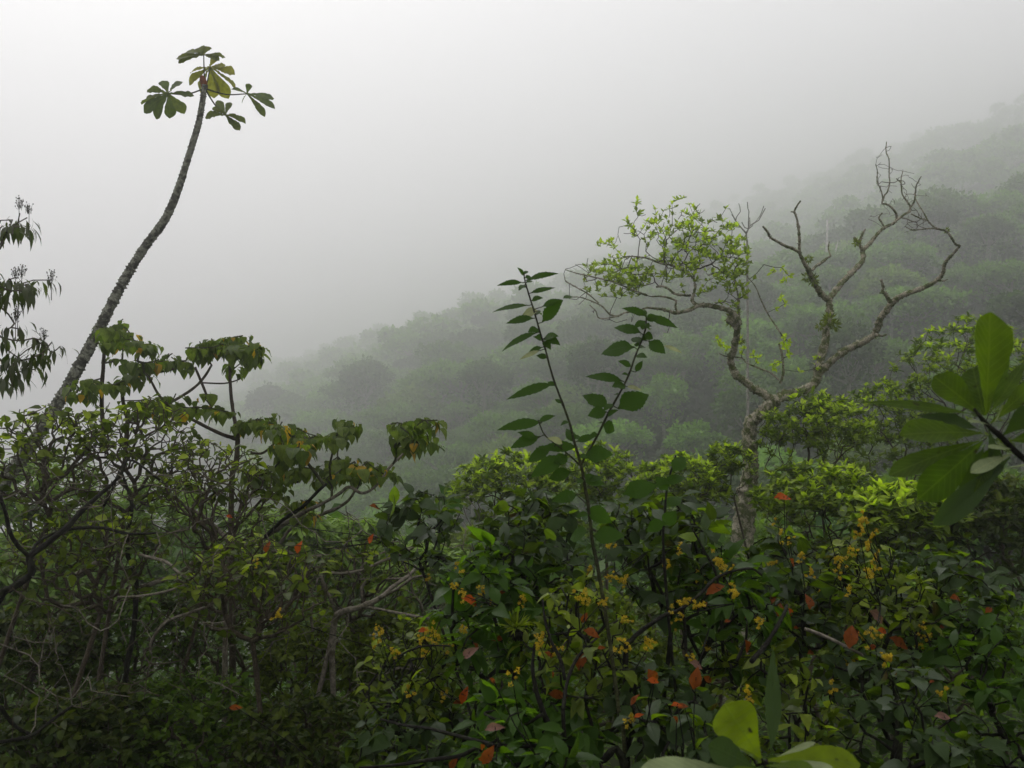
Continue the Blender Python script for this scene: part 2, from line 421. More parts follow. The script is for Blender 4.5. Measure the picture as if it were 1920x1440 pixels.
B['mossy'] = bark_mat('mossy_bark', (.27, .245, .185), (.075, .090, .030), .58, 13)
B['pale'] = bark_mat('pale_bark', (.13, .115, .09), (.06, .055, .033), .4, 12)
B['twig'] = bark_mat('brown_twig', (.050, .040, .028), (.075, .062, .040), .4, 20)
B['dark'] = bark_mat('dark_stem', (.010, .009, .007), (.022, .024, .014), .35, 20)
B['green'] = bark_mat('green_stem', (.030, .032, .014), (.055, .060, .025), .4, 30)
B['grey'] = bark_mat('grey_wood', (.24, .23, .20), (.14, .15, .10), .4, 10)
B['ghost'] = bark_mat('bleached_wood', (.50, .48, .44), (.38, .37, .33), .4, .6)

# ------------------------------------------------------------------ ground and far slope terrain
def terrain():
    ys = np.concatenate([np.linspace(-40, 20, 60, endpoint=False), np.linspace(20, 860, 210)])
    xs = np.linspace(-460, 620, 240)
    xs = np.sort(np.concatenate([xs, np.linspace(-15, 15, 50)]))
    X, Y = np.meshgrid(xs, ys)
    Z = ground_z(X, Y)
    far = np.clip((Y - 60) / 60, 0, 1)
    Z = Z + far * (rng.random(Z.shape) - .5) * 2.0
    V = np.stack([X, Y, Z], -1).reshape(-1, 3)
    nx, ny = len(xs), len(ys)
    i, j = np.meshgrid(np.arange(nx - 1), np.arange(ny - 1))
    a = (j * nx + i).ravel()
    q = np.stack([a, a + 1, a + nx + 1, a + nx], 1)
    o = mesh('terrain', V, q.ravel(), np.full(len(q), 4), soil_mat('forest_soil', (.012, .016, .007), (.035, .042, .018), .6))
    tag(o, 'steep forested ground falling from the viewer into the valley and rising to the misty slope', None, None, 'structure')
terrain()

# ------------------------------------------------------------------ far slope: trees and undergrowth
def far_crown(kind, n=3400):
    """crown of about 6 m radius built of leaf sprays on several boughs; returns leaf data + trunk data (base at 0)"""
    if kind == 'broad': H, Rr, fl, nb = 13, 6.5, .42, 15
    elif kind == 'tall': H, Rr, fl, nb = 17, 4.6, .8, 12
    elif kind == 'round': H, Rr, fl, nb = 11, 5.2, .62, 13
    else: H, Rr, fl, nb = 12, 6.0, .30, 12        # layered
    cents = []
    for i in range(nb):
        a = i * 2.4 + rng.random(); rr = Rr * (.25 + .55 * math.sqrt(rng.random()))
        if i == 0: rr = 0
        z = H - (rr / Rr) ** 2 * Rr * fl - rng.random() * Rr * fl * .8
        cents.append((rr * math.cos(a), rr * math.sin(a), z))
    cents = np.array(cents)
    which = rng.integers(0, nb, n)
    v = rand_dirs(n); v[:, 2] = np.where(v[:, 2] < -.25, -v[:, 2] * .6, v[:, 2])
    rad = Rr * (.24 + .16 * rng.random(nb))[which]
    rad = rad * (.55 + .5 * rng.random(n) ** .5)
    pos = cents[which] + v * rad[:, None] * np.array([1, 1, .55 + .3 * fl])
    pos += .25 * rng.normal(size=(n, 3))
    # hanging skirts of foliage and vines below
    k = n // 7
    pos[:k, 2] -= rng.random(k) ** 2 * H * .45
    d = unit(v * .6 + rng.normal(size=(n, 3)) * .5 + np.array([0, 0, -.15]))
    nr = unit(np.array([0, 0, 1.0]) + .55 * rng.normal(size=(n, 3)) + v * .5)
    L = .50 + .55 * rng.random(n)
    dat = cards(pos, d, nr, L, L * .62, tint=np.clip((pos[:, 2] - H * .75) / H, 0, 1) * rng.random(n), fold=.3)
    # trunk with boughs
    st = [tube(catmull([(0, 0, -3), (.2, .1, H * .3), (-.1, .2, H * .65)], 3), np.linspace(.38, .22, 7), 6)]
    A = np.tile([[-.1, .2, H * .62]], (nb, 1)); mid = (A + cents) / 2 + np.array([0, 0, -.5])
    st.append(sticks(A, mid, np.full(nb, .18), np.full(nb, .12), 4)); st.append(sticks(mid, cents, np.full(nb, .12), np.full(nb, .04), 4))
    return dat, merge(st)

FAR_LAB = {
    'broad': 'spreading green tree',
    'tall': 'narrow dark tree',
    'round': 'rounded pale tree',
    'layered': 'flat-topped green tree',
}
def in_view(x, y, z, pad=60):
    px = 960 + x / y * F; py = 720 - z / y * F
    return (px > -pad) & (px < 1920 + pad) & (py < 960) & (py > -50)

def far_forest():
    protos = []
    for kind, mat in (('broad', 'far1'), ('tall', 'far2'), ('round', 'far3'), ('layered', 'far1'), ('broad', 'far2'), ('round', 'far1')):
        root = thing('forest_tree', FAR_LAB[kind], 'tree', (0, 0, -500), 'trees on the misty slope')
        dat, tr = far_crown(kind)
        protos.append((kind, dat, tr, mat, root))
    pts = []
    cand = 90000
    t_ = rng.random(cand) ** 1.5; Y = 36 + 560 * t_; X = Y * rng.uniform(-.5, .62, cand)
    Z = ground_z(X, Y)
    u = slope_u(X, Y)
    ok = in_view(X, Y, Z + 10) & (u > -34) & (Z < 130) & ~(((Z + 7) / Y > .20) & (Y < 125))
    X, Y, Z = X[ok], Y[ok], Z[ok]
    grid = {}
    for i in range(len(X)):
        s = 5.6 if Y[i] < 110 else (6.6 if Y[i] < 200 else 8.6)
        c = (int(X[i] // 10), int(Y[i] // 10)); good = True
        for a in (-1, 0, 1):
            for b in (-1, 0, 1):
                for j in grid.get((c[0] + a, c[1] + b), ()):
                    if (X[i] - X[j]) ** 2 + (Y[i] - Y[j]) ** 2 < s * s: good = False; break
                if not good: break
            if not good: break
        if good: grid.setdefault(c, []).append(i); pts.append(i)
    pts = np.array(pts)
    # hidden-behind-near-shrubs ones go too: crown top must show above the shrub line
    D = np.hypot(X[pts], Y[pts]); pts = pts[np.argsort(D)]
    near = pts[:285]; rest = pts[285:]
    made = {}
    for k, i in enumerate(near):
        p = protos[int(rng.choice(len(protos), p=[.24, .16, .12, .2, .14, .14]))]
        kind, dat, tr, mat, root = p
        s = rng.uniform(.36, .62) if Y[i] < 120 else rng.uniform(.5, .95)
        if id(root) not in made:
            made[id(root)] = 1
            V, L, C, U, T = dat
            root.location = (0, 0, 0)
            cr = mesh('crown', V, L, C, M[mat], root, uv=U, tint=T, smooth=False)
            tk = mesh('trunk', tr[0], tr[1], tr[2], B['grey'], root)
            r = root
        else:
            r = root.copy(); COL.objects.link(r)
            for ch in root.children:
                c = ch.copy(); COL.objects.link(c); c.parent = r
        ppx = 960 + X[i] / Y[i] * F; ppy = 720 - (Z[i] + 5) / Y[i] * F
        where = ('lowest ' if ppy > 760 else 'low ' if ppy > 690 else 'halfway up ' if ppy > 600 else 'high ' if ppy > 500 else 'highest ') + next(t for lim, t in (
            (560, 'behind the hanging-leaf tree'), (700, 'left of the tufted pale branch'), (820, 'behind the tufted pale branch'), (930, 'between pale branch and sapling'),
            (1040, "behind the sapling's left shoot"), (1130, 'between the sapling shoots'), (1200, 'behind the right sapling shoot'), (1290, 'just right of the sapling'), (1380, 'under the leafy mossy limb'),
            (1500, 'behind the thin inner stems'), (1600, 'behind the mossy fork'), (1720, 'between the long mossy limbs'), (1820, 'past the longest mossy limb'), (9999, 'above the glossy rosette')) if ppx < lim)
        r['label'] = ('small ' if s < .48 else 'large ' if s > .72 else '') + FAR_LAB[kind] + ' on the slope, ' + where
        r.location = (X[i], Y[i], float(Z[i]) - .5); r.rotation_euler = (rng.uniform(-.08, .08), rng.uniform(-.08, .08), rng.uniform(0, 6.28)); r.scale = (s * rng.uniform(.85, 1.2), s * rng.uniform(.85, 1.2), s)
    for p in protos:
        if id(p[4]) not in made: bpy.data.objects.remove(p[4])
    # the rest of the wood, too far and too many to tell apart
    small = [far_crown(k, 520) for k in ('broad', 'tall', 'round', 'layered')]
    parts = []
    for i in rest[:1300]:
        V, L, C, U, T = small[rng.integers(0, 4)][0]
        a = rng.uniform(0, 6.28); c, s_ = math.cos(a), math.sin(a); s = rng.uniform(.65, 1.05)
        ctr = V.reshape(-1, 4, 3).mean(1, keepdims=True)
        V2 = (ctr + (V.reshape(-1, 4, 3) - ctr) * 1.9).reshape(-1, 3)
        V2 = V2 @ np.array([[c, s_, 0], [-s_, c, 0], [0, 0, 1]]) * s + np.array([X[i], Y[i], Z[i] - 1])
        parts.append((V2, L, C, U, T))
    o = leaf_obj('distant_forest', merge_l(parts), M['far1'])
    tag(o, 'farthest trees of the forested slope melting into the mist', 'forest', None, 'stuff')
    # undergrowth on the far slope
    n = 46000
    Y2 = 36 + 180 * rng.random(n * 4) ** 1.3; X2 = Y2 * rng.uniform(-.5, .62, n * 4); Z2 = ground_z(X2, Y2)
    ok = in_view(X2, Y2, Z2 + 2) & (slope_u(X2, Y2) > -36); idx = np.where(ok)[0][:n]
    pos = np.stack([X2[idx], Y2[idx], Z2[idx] + rng.random(len(idx)) ** 1.5 * 2.2], 1)
    m = len(pos); L = .45 + .6 * rng.random(m)
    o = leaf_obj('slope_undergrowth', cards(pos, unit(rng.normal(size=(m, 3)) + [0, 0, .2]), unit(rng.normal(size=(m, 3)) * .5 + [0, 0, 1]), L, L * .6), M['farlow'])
    tag(o, 'tangled undergrowth with shade coloured in between the trees of the misty slope', 'undergrowth', None, 'stuff')
far_forest()

# bleached dead trunks standing on the far slope
def ghost(px, py0, py1, d, lean, w, label):
    b = P(px, py0, d); t = P(px + lean, py1, d)
    root = thing('dead_tree', label, 'dead tree', b, 'bleached dead trunks on the misty slope')
    ln = np.linalg.norm(t - b)
    pts = catmull([b + [0, 0, -3], b * .6 + t * .4 + [.15 * w, 0, 0], t], 4)
    parts = [tube(pts, np.linspace(w, w * .35, len(pts)), 6, .05)]
    mesh('trunk', *merge(parts), B['ghost'], root)
    tips = []
    A, Bb = [], []
    for k in range(5):
        a = b + (t - b) * (.55 + .1 * k); A.append(a); Bb.append(a + np.array([rng.uniform(-1, 1), rng.uniform(-.5, .5), rng.uniform(.4, 1)]) * ln * .14)
    mesh('limb', *sticks(A, Bb, np.full(5, w * .3), np.full(5, w * .08), 4), B['ghost'], root)
ghost(1549, 515, 412, 120, 2, .30, 'bleached upright dead trunk on the misty slope behind the bare forked limbs')
ghost(1556, 512, 455, 119, 15, .22, 'bleached leaning dead trunk just beside the upright dead one on the misty slope')
ghost(612, 805, 752, 190, -4, .40, 'faint pale dead trunk low in the mist above the drooping-leaf tree')

# ------------------------------------------------------------------ generic near shrubs
def ell_pts(c, r, n, shell=.55, up=0.0):
    v = rand_dirs(n); v[:, 2] = np.where(rng.random(n) < up, np.abs(v[:, 2]), v[:, 2])
    q = shell + (1 - shell) * rng.random(n) ** .6
    q = np.where(rng.random(n) < .25, rng.random(n), q)
    return np.asarray(c) + v * np.asarray(r) * q[:, None]

def leaf_on_tree(nodes, par, w, n_per, L, prof, mat, style, only=2, dense=1, ratio=.45, young=0.0, droop=.3, fold=.25, serr=0, wave=0.02):
    """leaves on thin twigs; style: alternate / whorl / hang / finger"""
    i = np.where((par >= 0) & (w <= only))[0]
    if style in ('whorl', 'hang', 'finger'):
        tips = np.where((w == 1) & (par >= 0))[0]; i = tips
    idx = np.repeat(i, n_per); n = len(idx)
    e = unit(nodes[idx] - nodes[par[idx]])
    top = np.percentile(nodes[:, 2], 92); bot = np.percentile(nodes[:, 2], 20)
    hgt = np.clip((nodes[idx, 2] - bot) / max(top - bot, .01), 0, 1)
    if style == 'alternate':
        t = rng.random(n)[:, None]
        pos = nodes[par[idx]] * (1 - t) + nodes[idx] * t
        d = unit(e * .5 + rng.normal(size=(n, 3)) * .8 * [1, 1, .5] + [0, 0, -.05])
        nr = unit(np.array([0, 0, 1.]) + .45 * rng.normal(size=(n, 3)))
        T = young * hgt * (rng.random(n) < .35)
    elif style == 'whorl':
        pos = nodes[idx] - e * (rng.random(n)[:, None] * L * .5)
        lf = np.tile(np.linspace(0, 1, n_per), len(i))
        a = np.tile(np.arange(n_per) * 2.4, len(i)) + np.repeat(rng.random(len(i)) * 6.28, n_per)
        ax = unit(e * .5 + [0, 0, .8])
        s, t2 = frames(ax)
        rad = np.cos(a)[:, None] * s + np.sin(a)[:, None] * t2
        d = unit(rad * (1.0 - .55 * lf)[:, None] + ax * (.12 + .9 * lf)[:, None] + .18 * rng.normal(size=(n, 3)))
        nr = unit(ax - rad * .1)
        T = young * np.clip(lf * 1.3 - .2, 0, 1) * np.repeat(rng.random(len(i)) < .65, n_per) * (.25 + .75 * hgt)
    elif style == 'hang':
        a = rng.random(n) * 6.28
        rad = np.stack([np.cos(a), np.sin(a), np.zeros(n)], 1)
        pos = nodes[idx] + rad * (.02 + .05 * rng.random(n)[:, None]) - e * (rng.random(n) * .10)[:, None]
        d = unit(rad * (.35 + .65 * rng.random(n))[:, None] + np.array([0, 0, -1.]) * (.15 + .9 * rng.random(n))[:, None])
        nr = unit(rad * .8 + np.array([0, 0, .75]))
        T = young * (rng.random(n) < .06)
    else:  # finger: drooping narrow leaflets fanning from tips
        a = rng.random(n) * 6.28
        rad = np.stack([np.cos(a), np.sin(a), np.zeros(n)], 1)
        pos = nodes[idx] + .01 * rng.normal(size=(n, 3)) - e * (rng.random(n) * .08)[:, None]
        d = unit(rad + e * .3 + np.array([0, 0, -1.]) * (.1 + .9 * rng.random(n))[:, None])
        nr = unit(rad * .4 + np.array([0, 0, 1.]))
        T = young * hgt * rng.random(n)
    sz = L * (.42 + .95 * rng.random(n) ** 1.2)
    if prof == 'card':
        return cards(pos, d, nr, sz, sz * ratio, tint=T)
    return leaves(pos, d, nr, sz, sz * ratio, prof, droop, fold, wave, serr, dense, T)

SHRUBS = []
def shrub(name, label, cat, group, cx, cy, d, rx, ry, n, mat, L, style, bark='twig', n_per=5, rtip=.0022, prof='ovate', ratio=.45,
          young=.8, only=2, dense=1, stems=3, depth=None, droop=.3, serr=0, sides=4, up=.3, extra=None, bf=.35):
    c = P(cx, cy, d); rx_ = rx / F * d; rz_ = ry / F * d; ryy = depth if depth else rx_ * .9
    base = np.array([c[0] + rng.uniform(-.15, .15), c[1], 0]); base[2] = ground_z(base[0], base[1]) - .03
    root = thing(name, label, cat, base, group)
    pts = ell_pts(c, (rx_, ryy, rz_), n, up=up)
    gz = ground_z(pts[:, 0], pts[:, 1]) + .15
    pts[:, 2] = np.maximum(pts[:, 2], gz)
    pts = pts[pts[:, 1] > .9]
    if extra is not None: pts = np.concatenate([pts, extra])
    st = base + np.stack([rng.uniform(-.12, .12, stems), rng.uniform(-.12, .12, stems), np.zeros(stems)], 1) * (1 + rx_)
    for s_ in st: s_[2] = ground_z(s_[0], s_[1]) - .05
    # stems rise toward crown underside first
    S0, lo = [], []
    for k in range(stems):
        tgt = c + np.array([rng.uniform(-.5, .5) * rx_, rng.uniform(-.4, .4) * ryy, -rz_ * rng.uniform(.35, .8)])
        lo.append(st[k])
    pts = np.concatenate([pts, np.array([c + np.array([rng.uniform(-.6, .6) * rx_, rng.uniform(-.5, .5) * ryy, -rz_ * .7]) for _ in range(stems * 2)])])
    nodes, par, w, kids = grow(np.array(lo), pts, bf, .10, .03)
    V, Lo, C = twig_mesh(nodes, par, w, rtip, .42, sides, .008 if d < 4.5 else .014 if d < 8 else .04)
    mesh('stem', V, Lo, C, B[bark], root)
    dat = leaf_on_tree(nodes, par, w, n_per, L, prof, mat, style, only, dense, ratio, young, droop, .25, serr)
    leaf_obj('foliage', dat, M[mat], root)
    SHRUBS.append((cx, cy, d, root, nodes))
    return root, nodes, par, w

def flower_bits(c, s):
    n = 16
    v = rand_dirs(n) * (rng.random(n) ** .5)[:, None]
    pos = c + v * s
    L = rng.uniform(.002, .0055, n)
    return merge_l([cards(pos, rand_dirs(n), rand_dirs(n), L, L * .9, tint=rng.random(n) * .5) for k in range(3)])

def stray_leaf(root, px, py, d, mat, ang, size_px, ratio=.5, name='red_leaf', label=None, prof='ovate', face=0.5):
    L = size_px / F * d
    c = P(px, py, d)
    a = R(ang)
    dd = unit(np.array([math.cos(a), rng.uniform(-.3, .3), math.sin(a)]))
    b = c - dd * L / 2
    nr = unit(np.array([rng.uniform(-.3, .3), -face, 1 - face]) + .1 * rng.normal(size=3))
    if abs(np.dot(nr, dd)) > .9: nr = np.array([0, -1., .1])
    o = leaf_obj(name, leaves(b[None], dd[None], nr[None], np.array([L]), np.array([L * ratio]), prof, .45, .5, .05, .06, 2), M[mat], root)
    if label: o['label'] = label
    return o

# --- layer 3: shrubs and small trees 7-12 m away
def layer3():
    G = 'pale-tipped bushes in the middle distance'
    W_ = dict(group=G, mat='whorl', L=.085, style='whorl', prof='small', ratio=.40, n_per=9, young=1.0, n=330, stems=3, up=.6)
    A = dict(cat='bush', name='pale_tipped_bush')
    shrub(label='low pale-tipped bush at the edge of the misty valley, beside the coral branch', cx=950, cy=930, d=9.5, rx=115, ry=85, **A, **W_)
    shrub(label='pale yellow-green bush directly behind the tall forked sapling', cx=1120, cy=925, d=10.5, rx=110, ry=92, **A, **W_)
    shrub(label='pale-tipped bush between the sapling and the thick trunk of the mossy tree', cx=1275, cy=935, d=9.5, rx=95, ry=82, **A, **W_)
    B_ = dict(W_); B_.update(mat='whorl', n=420, L=.085)
    shrub(label='leafy bush hiding the fork of the mossy tree from the right', cx=1530, cy=835, d=10.4, rx=110, ry=105, **A, **B_)
    shrub(label='tall bush with pale sprigs below the long mossy limb', cx=1665, cy=830, d=12.5, rx=120, ry=120, **A, **B_)
    shrub(label='tall sprigged bush behind the big glossy rosette at the edge of the photo', cx=1810, cy=740, d=12, rx=140, ry=150, **A, **{**B_, 'n': 520})
    shrub(label='dark leafy bush under the mossy tree with upright shoots', cx=1540, cy=960, d=8.2, rx=130, ry=95, **A, **{**B_, 'young': .8})
    shrub(label='pale-topped bush under the large rosette of glossy leaves', cx=1690, cy=985, d=7.6, rx=120, ry=75, **A, **{**B_, 'young': 1.0, 'L': .11})
    shrub(label='grey-green bush at the photo edge under the glossy rosette', cx=1860, cy=1010, d=7.8, rx=130, ry=120, **A, **{**B_, 'mat': 'small', 'young': .4, 'L': .09})
    shrub(label='thin open bush in front of the mossy tree trunk', cx=1370, cy=880, d=9.6, rx=50, ry=60, **A, **{**B_, 'n': 90})
    G2 = 'bright finger-leaved trees behind the thicket'
    C_ = dict(group=G2, name='finger_leaf_tree', cat='tree', mat='finger', style='finger', prof='card', ratio=.26, L=.17, n_per=9, young=.8, n=330, bark='twig', stems=2, up=.5)
    shrub(label='bright green finger-leaved tree behind the base of the leaning trunk', cx=60, cy=960, d=9.5, rx=150, ry=120, **C_)
    shrub(label='finger-leaved tree low behind the reddish twigs', cx=290, cy=1010, d=10.5, rx=140, ry=130, **C_)
    shrub(label='finger-leaved tree below the hanging-leaf tree', cx=520, cy=1010, d=10.5, rx=110, ry=70, **C_)
    shrub(label='finger-leaved tree under the pale curved branches', cx=660, cy=1040, d=11, rx=120, ry=75, **C_)
    shrub(label='finger-leaved tree beneath the gap of mist in the middle', cx=800, cy=1090, d=10.5, rx=110, ry=80, **C_)
    shrub(label='shaded finger-leaved tree at the photo edge under the leaning trunk', cx=40, cy=1120, d=8.5, rx=150, ry=90, **{**C_, 'young': .2})
layer3()

# --- layer 2: dark thicket 4.5-7 m away
def layer2():
    G = 'dark twiggy bushes of the lower thicket'
    T_ = dict(group=G, name='thicket_bush', cat='bush', mat='small', style='alternate', prof='small', ratio=.52, L=.065, n_per=6, young=.3, n=330, bark='twig', stems=6, up=.4, rtip=.0022)
    data = [
        ('dark twiggy bush in the bottom corner under the finger-leaved tree', 70, 1250, 6.0, 140, 110),
        ('dense dark bush beside the corner bush with a bare stick across it', 250, 1210, 6.4, 140, 110),
        ('brown-twigged bush in the middle of the dark thicket', 430, 1180, 6.6, 140, 120),
        ('dark bush under the long pale branch', 600, 1260, 6.2, 120, 110),
        ('lowest dark bush of the thicket at the bottom edge near the corner', 150, 1400, 5.0, 170, 90),
        ('small-leaved bush at the bottom edge with one rusty leaf', 370, 1380, 5.2, 150, 100),
        ('small-leaved bush at the bottom edge below the pale forked branch', 570, 1410, 4.8, 140, 90),
        ('small-leaved bush between the thicket and the yellow-flowered shrubs', 740, 1250, 5.6, 110, 110),
        ('dark bush behind the yellow-flowered shrubs in the centre', 930, 1290, 5.6, 140, 130),
        ('dark bush behind the forked sapling stem', 1130, 1240, 5.8, 150, 140),
        ('dark bush filling the shade under the mossy tree', 1350, 1160, 6.2, 150, 130),
        ('dark bush behind the red-leaved shrub', 1560, 1200, 5.8, 150, 130),
        ('dark bush at the photo edge behind the flowering shrubs', 1790, 1200, 5.8, 160, 130),
    ]
    for i, (lab, cx, cy, d, rx, ry) in enumerate(data):
        kw = dict(T_)
        if cx < 700: kw['n'] = 560; ry = ry + 22; kw['mat'] = ('small', 'herb', 'small', 'olive')[i % 4]; kw['L'] = (.065, .055, .05, .06)[i % 4]; kw['prof'] = ('small', 'ovate')[i % 2]; kw['n_per'] = 5
        if cx > 700: kw['mat'] = 'finger' if i % 2 == 0 else 'olive'; kw['L'] = .06; kw['n'] = 380; kw['prof'] = 'ovate'
        shrub(label=lab, cx=cx, cy=cy, d=d, rx=rx, ry=ry, **kw)
    # open twiggy bushes with olive leaves, in front of the mist
    G = 'open twiggy bushes with olive leaves'
    O_ = dict(group=G, name='twiggy_bush', cat='bush', mat='olive', style='alternate', prof='ovate', ratio=.55, L=.066, n_per=1, young=.9, n=420, bark='twig', stems=4, up=.5, rtip=.0026, only=1, bf=.45)
    shrub(label='open twiggy bush crossing the lower leaning trunk', cx=90, cy=860, d=5.2, rx=130, ry=110, **O_)
    shrub(label='open twiggy bush with reddish sprigs right of the leaning trunk', cx=260, cy=860, d=5.6, rx=130, ry=120, **O_)
    shrub(label='open twiggy bush below the hanging-leaf tree', cx=400, cy=930, d=5.4, rx=120, ry=110, **O_)
    shrub(label='open twiggy bush above the dark corner of the thicket', cx=150, cy=1050, d=5.0, rx=160, ry=110, **O_)
    shrub(label='open twiggy bush with a few yellowing leaves over the thicket', cx=480, cy=1100, d=4.8, rx=150, ry=100, **O_)
    shrub(label='open twiggy bush among the pale forked branches', cx=690, cy=1090, d=5.6, rx=110, ry=90, **{**O_, 'n': 200})
layer2()

# --- layer 1: yellow-flowered shrubs 2.3-4 m away
FLOWERS = [(1350,1058),(1338,1045),(1365,1072),(1500,1042),(1575,1070),(1612,975),(1610,995),(1625,1020),(1640,1045),(1640,1072),(1105,1065),(905,1108),(893,1128),
 (800,1188),(790,1200),(820,1196),(745,1225),(850,1100),(1130,1128),(1085,1118),(1285,1130),(1270,1165),(1330,1210),(1215,1215),(1660,1238),(1735,1195),(1722,1210),(1600,1240),(1170,1092),(1480,1012),
 (860,1068),(1010,1208),(960,1270),(830,1300),(762,1298),(712,1185),(1420,1170),(1450,1050),(1520,1078),(1545,1105),(1560,1290),(1400,1300),(1630,1190),(1755,1300),(1010,1190),(1380,1110),(1250,1060),(1140,1085),
 (480,1052),(520,1155),(1590,1110),(1310,1080),(1180,1350),(980,1120)]
REDS = [ # px, py, size px, angle, material
 (1470,930,38,5,'red'),(1447,1122,34,60,'rust'),(1462,1140,36,80,'rust'),(1485,1150,26,-60,'red'),(1520,1126,34,80,'rust'),(1342,1100,46,40,'rust'),(884,1127,40,-15,'red'),
 (935,1195,36,30,'rust'),(1043,1132,24,-80,'red'),(1112,1186,44,-10,'rust'),(1090,1232,52,70,'rust'),(1227,1272,40,-50,'rust'),(1305,1270,44,70,'rust'),(870,1302,42,70,'red'),(880,1222,44,45,'pink'),
 (1048,1302,40,0,'rust'),(928,1362,40,15,'pink'),(1596,1190,56,70,'rust'),(1690,1205,48,-25,'rust'),(1655,1157,52,-20,'pink'),(915,1415,44,60,'rust'),(442,1326,28,0,'rust'),(703,948,22,0,'rust'),(694,1010,24,70,'red'),
 (430,968,16,0,'red'),(1310,1246,40,-15,'pink'),(1405,1215,34,-60,'rust'),(795,1180,24,10,'red'),(1770,1342,40,5,'pink'),(850,1430,36,60,'rust'),(1640,1212,30,20,'red'),(1188,1310,30,60,'rust'),(1270,1320,26,30,'red'),
 (1795,1120,26,5,'rust'),(1540,950,20,0,'olive'),(560,1025,26,80,'red'),(500,1025,30,80,'rust')]
FLOWERS += [(px + rng.normal() * 38, py + rng.normal() * 30) for px, py in FLOWERS[::1] if px > 700][:32]
REDS += [(px + rng.normal() * 45, py + rng.normal() * 35, rng.uniform(14, 30), rng.uniform(-80, 80), 'rust' if rng.random() < .92 else 'red') for px, py, a_, b_, c_ in REDS if px > 800 and py > 1050]
def layer1():
    G = 'dark toothed-leaf shrubs with yellow flower clusters'
    K = dict(group=G, name='flowering_shrub', cat='shrub', mat='dark', style='alternate', prof='ovate', ratio=.48, n_per=2, young=.55, bark='dark', stems=4, up=.5, dense=2, serr=.05, droop=.35, rtip=.0022, only=2)
    data = [
        ('flowering shrub nearest the pale forked branches', 775, 1290, 3.4, 110, 130, 0.071, 162),
        ('tall leafy shrub reaching up beside the misty gap', 790, 1000, 4.2, 90, 80, 0.080, 93),
        ('flowering shrub carrying the bristly tuft', 920, 1140, 3.3, 110, 130, 0.080, 187),
        ('large dark-leaved shrub to the left of the forked sapling', 1000, 1030, 3.6, 100, 110, 0.084, 162),
        ('flowering shrub around the lower stem of the forked sapling', 1090, 1240, 2.9, 120, 150, 0.071, 175),
        ('tall dark shrub with upright shoots to the right of the forked sapling', 1240, 1030, 3.4, 110, 120, 0.084, 162),
        ('flowering shrub in front of the mossy tree trunk', 1360, 1150, 3.2, 110, 130, 0.071, 175),
        ('red-leaved flowering shrub below the mossy tree', 1490, 1110, 3.4, 110, 110, 0.071, 162),
        ('shrub with the tall yellow flower spike', 1620, 1140, 3.3, 110, 130, 0.071, 175),
        ('dark shrub beneath the large glossy rosette', 1760, 1130, 3.5, 120, 120, 0.071, 187),
        ('dark shrub in the corner at the photo edge', 1860, 1290, 3.0, 120, 140, 0.071, 175),
        ('flowering shrub between the corner shrub and the bottom rosette', 1680, 1330, 2.7, 120, 120, 0.067, 162),
        ('shrub rising behind the bottom rosette of fleshy leaves', 1450, 1330, 2.8, 120, 110, 0.067, 137),
        ('shrub with rusty leaves at the bottom edge beside the fleshy rosette', 1240, 1370, 2.6, 120, 100, 0.067, 137),
        ('shrub with large grey-sheened leaves at the bottom edge', 1000, 1390, 2.6, 130, 90, 0.076, 150),
        ('shrub with drooping toothed leaves at the bottom edge of the thicket', 760, 1410, 3.0, 120, 70, 0.076, 112),
    ]
    for lab, cx, cy, d, rx, ry, L, n in data:
        kk = dict(K); kk['mat'] = ('dark', 'sap', 'dark', 'olive')[len(SHRUBS) % 4]; kk['ratio'] = (.50, .42, .56, .46)[len(SHRUBS) % 4]; kk['L'] = L * (1.05, 1.15, .95, .8)[len(SHRUBS) % 4]
        shrub(label=lab, cx=cx, cy=cy, d=d, rx=rx, ry=ry, n=int(n * .98), depth=.45, **kk)
    mine = SHRUBS[-len(data):]
    def owner(px, py):
        return min(mine, key=lambda s: (s[0] - px) ** 2 + (s[1] - py) ** 2)
    stalks = {}
    for px, py in FLOWERS:
        cx, cy, d, root, nodes = owner(px, py)
        dd = d - rng.uniform(.2, .55)
        c = P(px, py, dd)
        fl = [flower_bits(c + rng.normal(size=3) * [.009, .008, .012], rng.uniform(.003, .008)) for _ in range(rng.integers(4, 9))]
        leaf_obj('flower_cluster', merge_l(fl), M['yellow'], root)
        j = np.argmin(np.linalg.norm(nodes - c, axis=1))
        stalks.setdefault(root.name, (root, []))[1].append((nodes[j], c))
    for px, py, sz, ang, mat in REDS:
        cx, cy, d, root, nodes = owner(px, py)
        dd = d - rng.uniform(.25, .5)
        stray_leaf(root, px, py, dd, mat, ang + rng.uniform(-10, 10), sz * rng.uniform(.8, 1.05), rng.uniform(.40, .55), name={'red': 'red_leaf', 'rust': 'rusty_leaf', 'pink': 'pink_leaf'}.get(mat, 'leaf'),
                   label={'red': 'bright orange-red leaf', 'rust': 'rusty brown-red leaf', 'pink': 'dull pinkish leaf'}.get(mat))
        c = P(px, py, dd); j = np.argmin(np.linalg.norm(nodes - c, axis=1))
        stalks.setdefault(root.name, (root, []))[1].append((nodes[j], c))
    for root, lst in stalks.values():
        Aa = np.array([a for a, b in lst]); Bb = np.array([b for a, b in lst]); mid = (Aa + Bb) / 2 + rng.normal(size=Aa.shape) * .01 - [0, 0, .01]
        k = len(lst)
        for q in range(k):
            mesh('stalk', *merge([sticks(Aa[q:q+1], mid[q:q+1], [.002], [.0016], 4), sticks(mid[q:q+1], Bb[q:q+1], [.0016], [.0010], 4)]), B['dark'], root)
layer1()

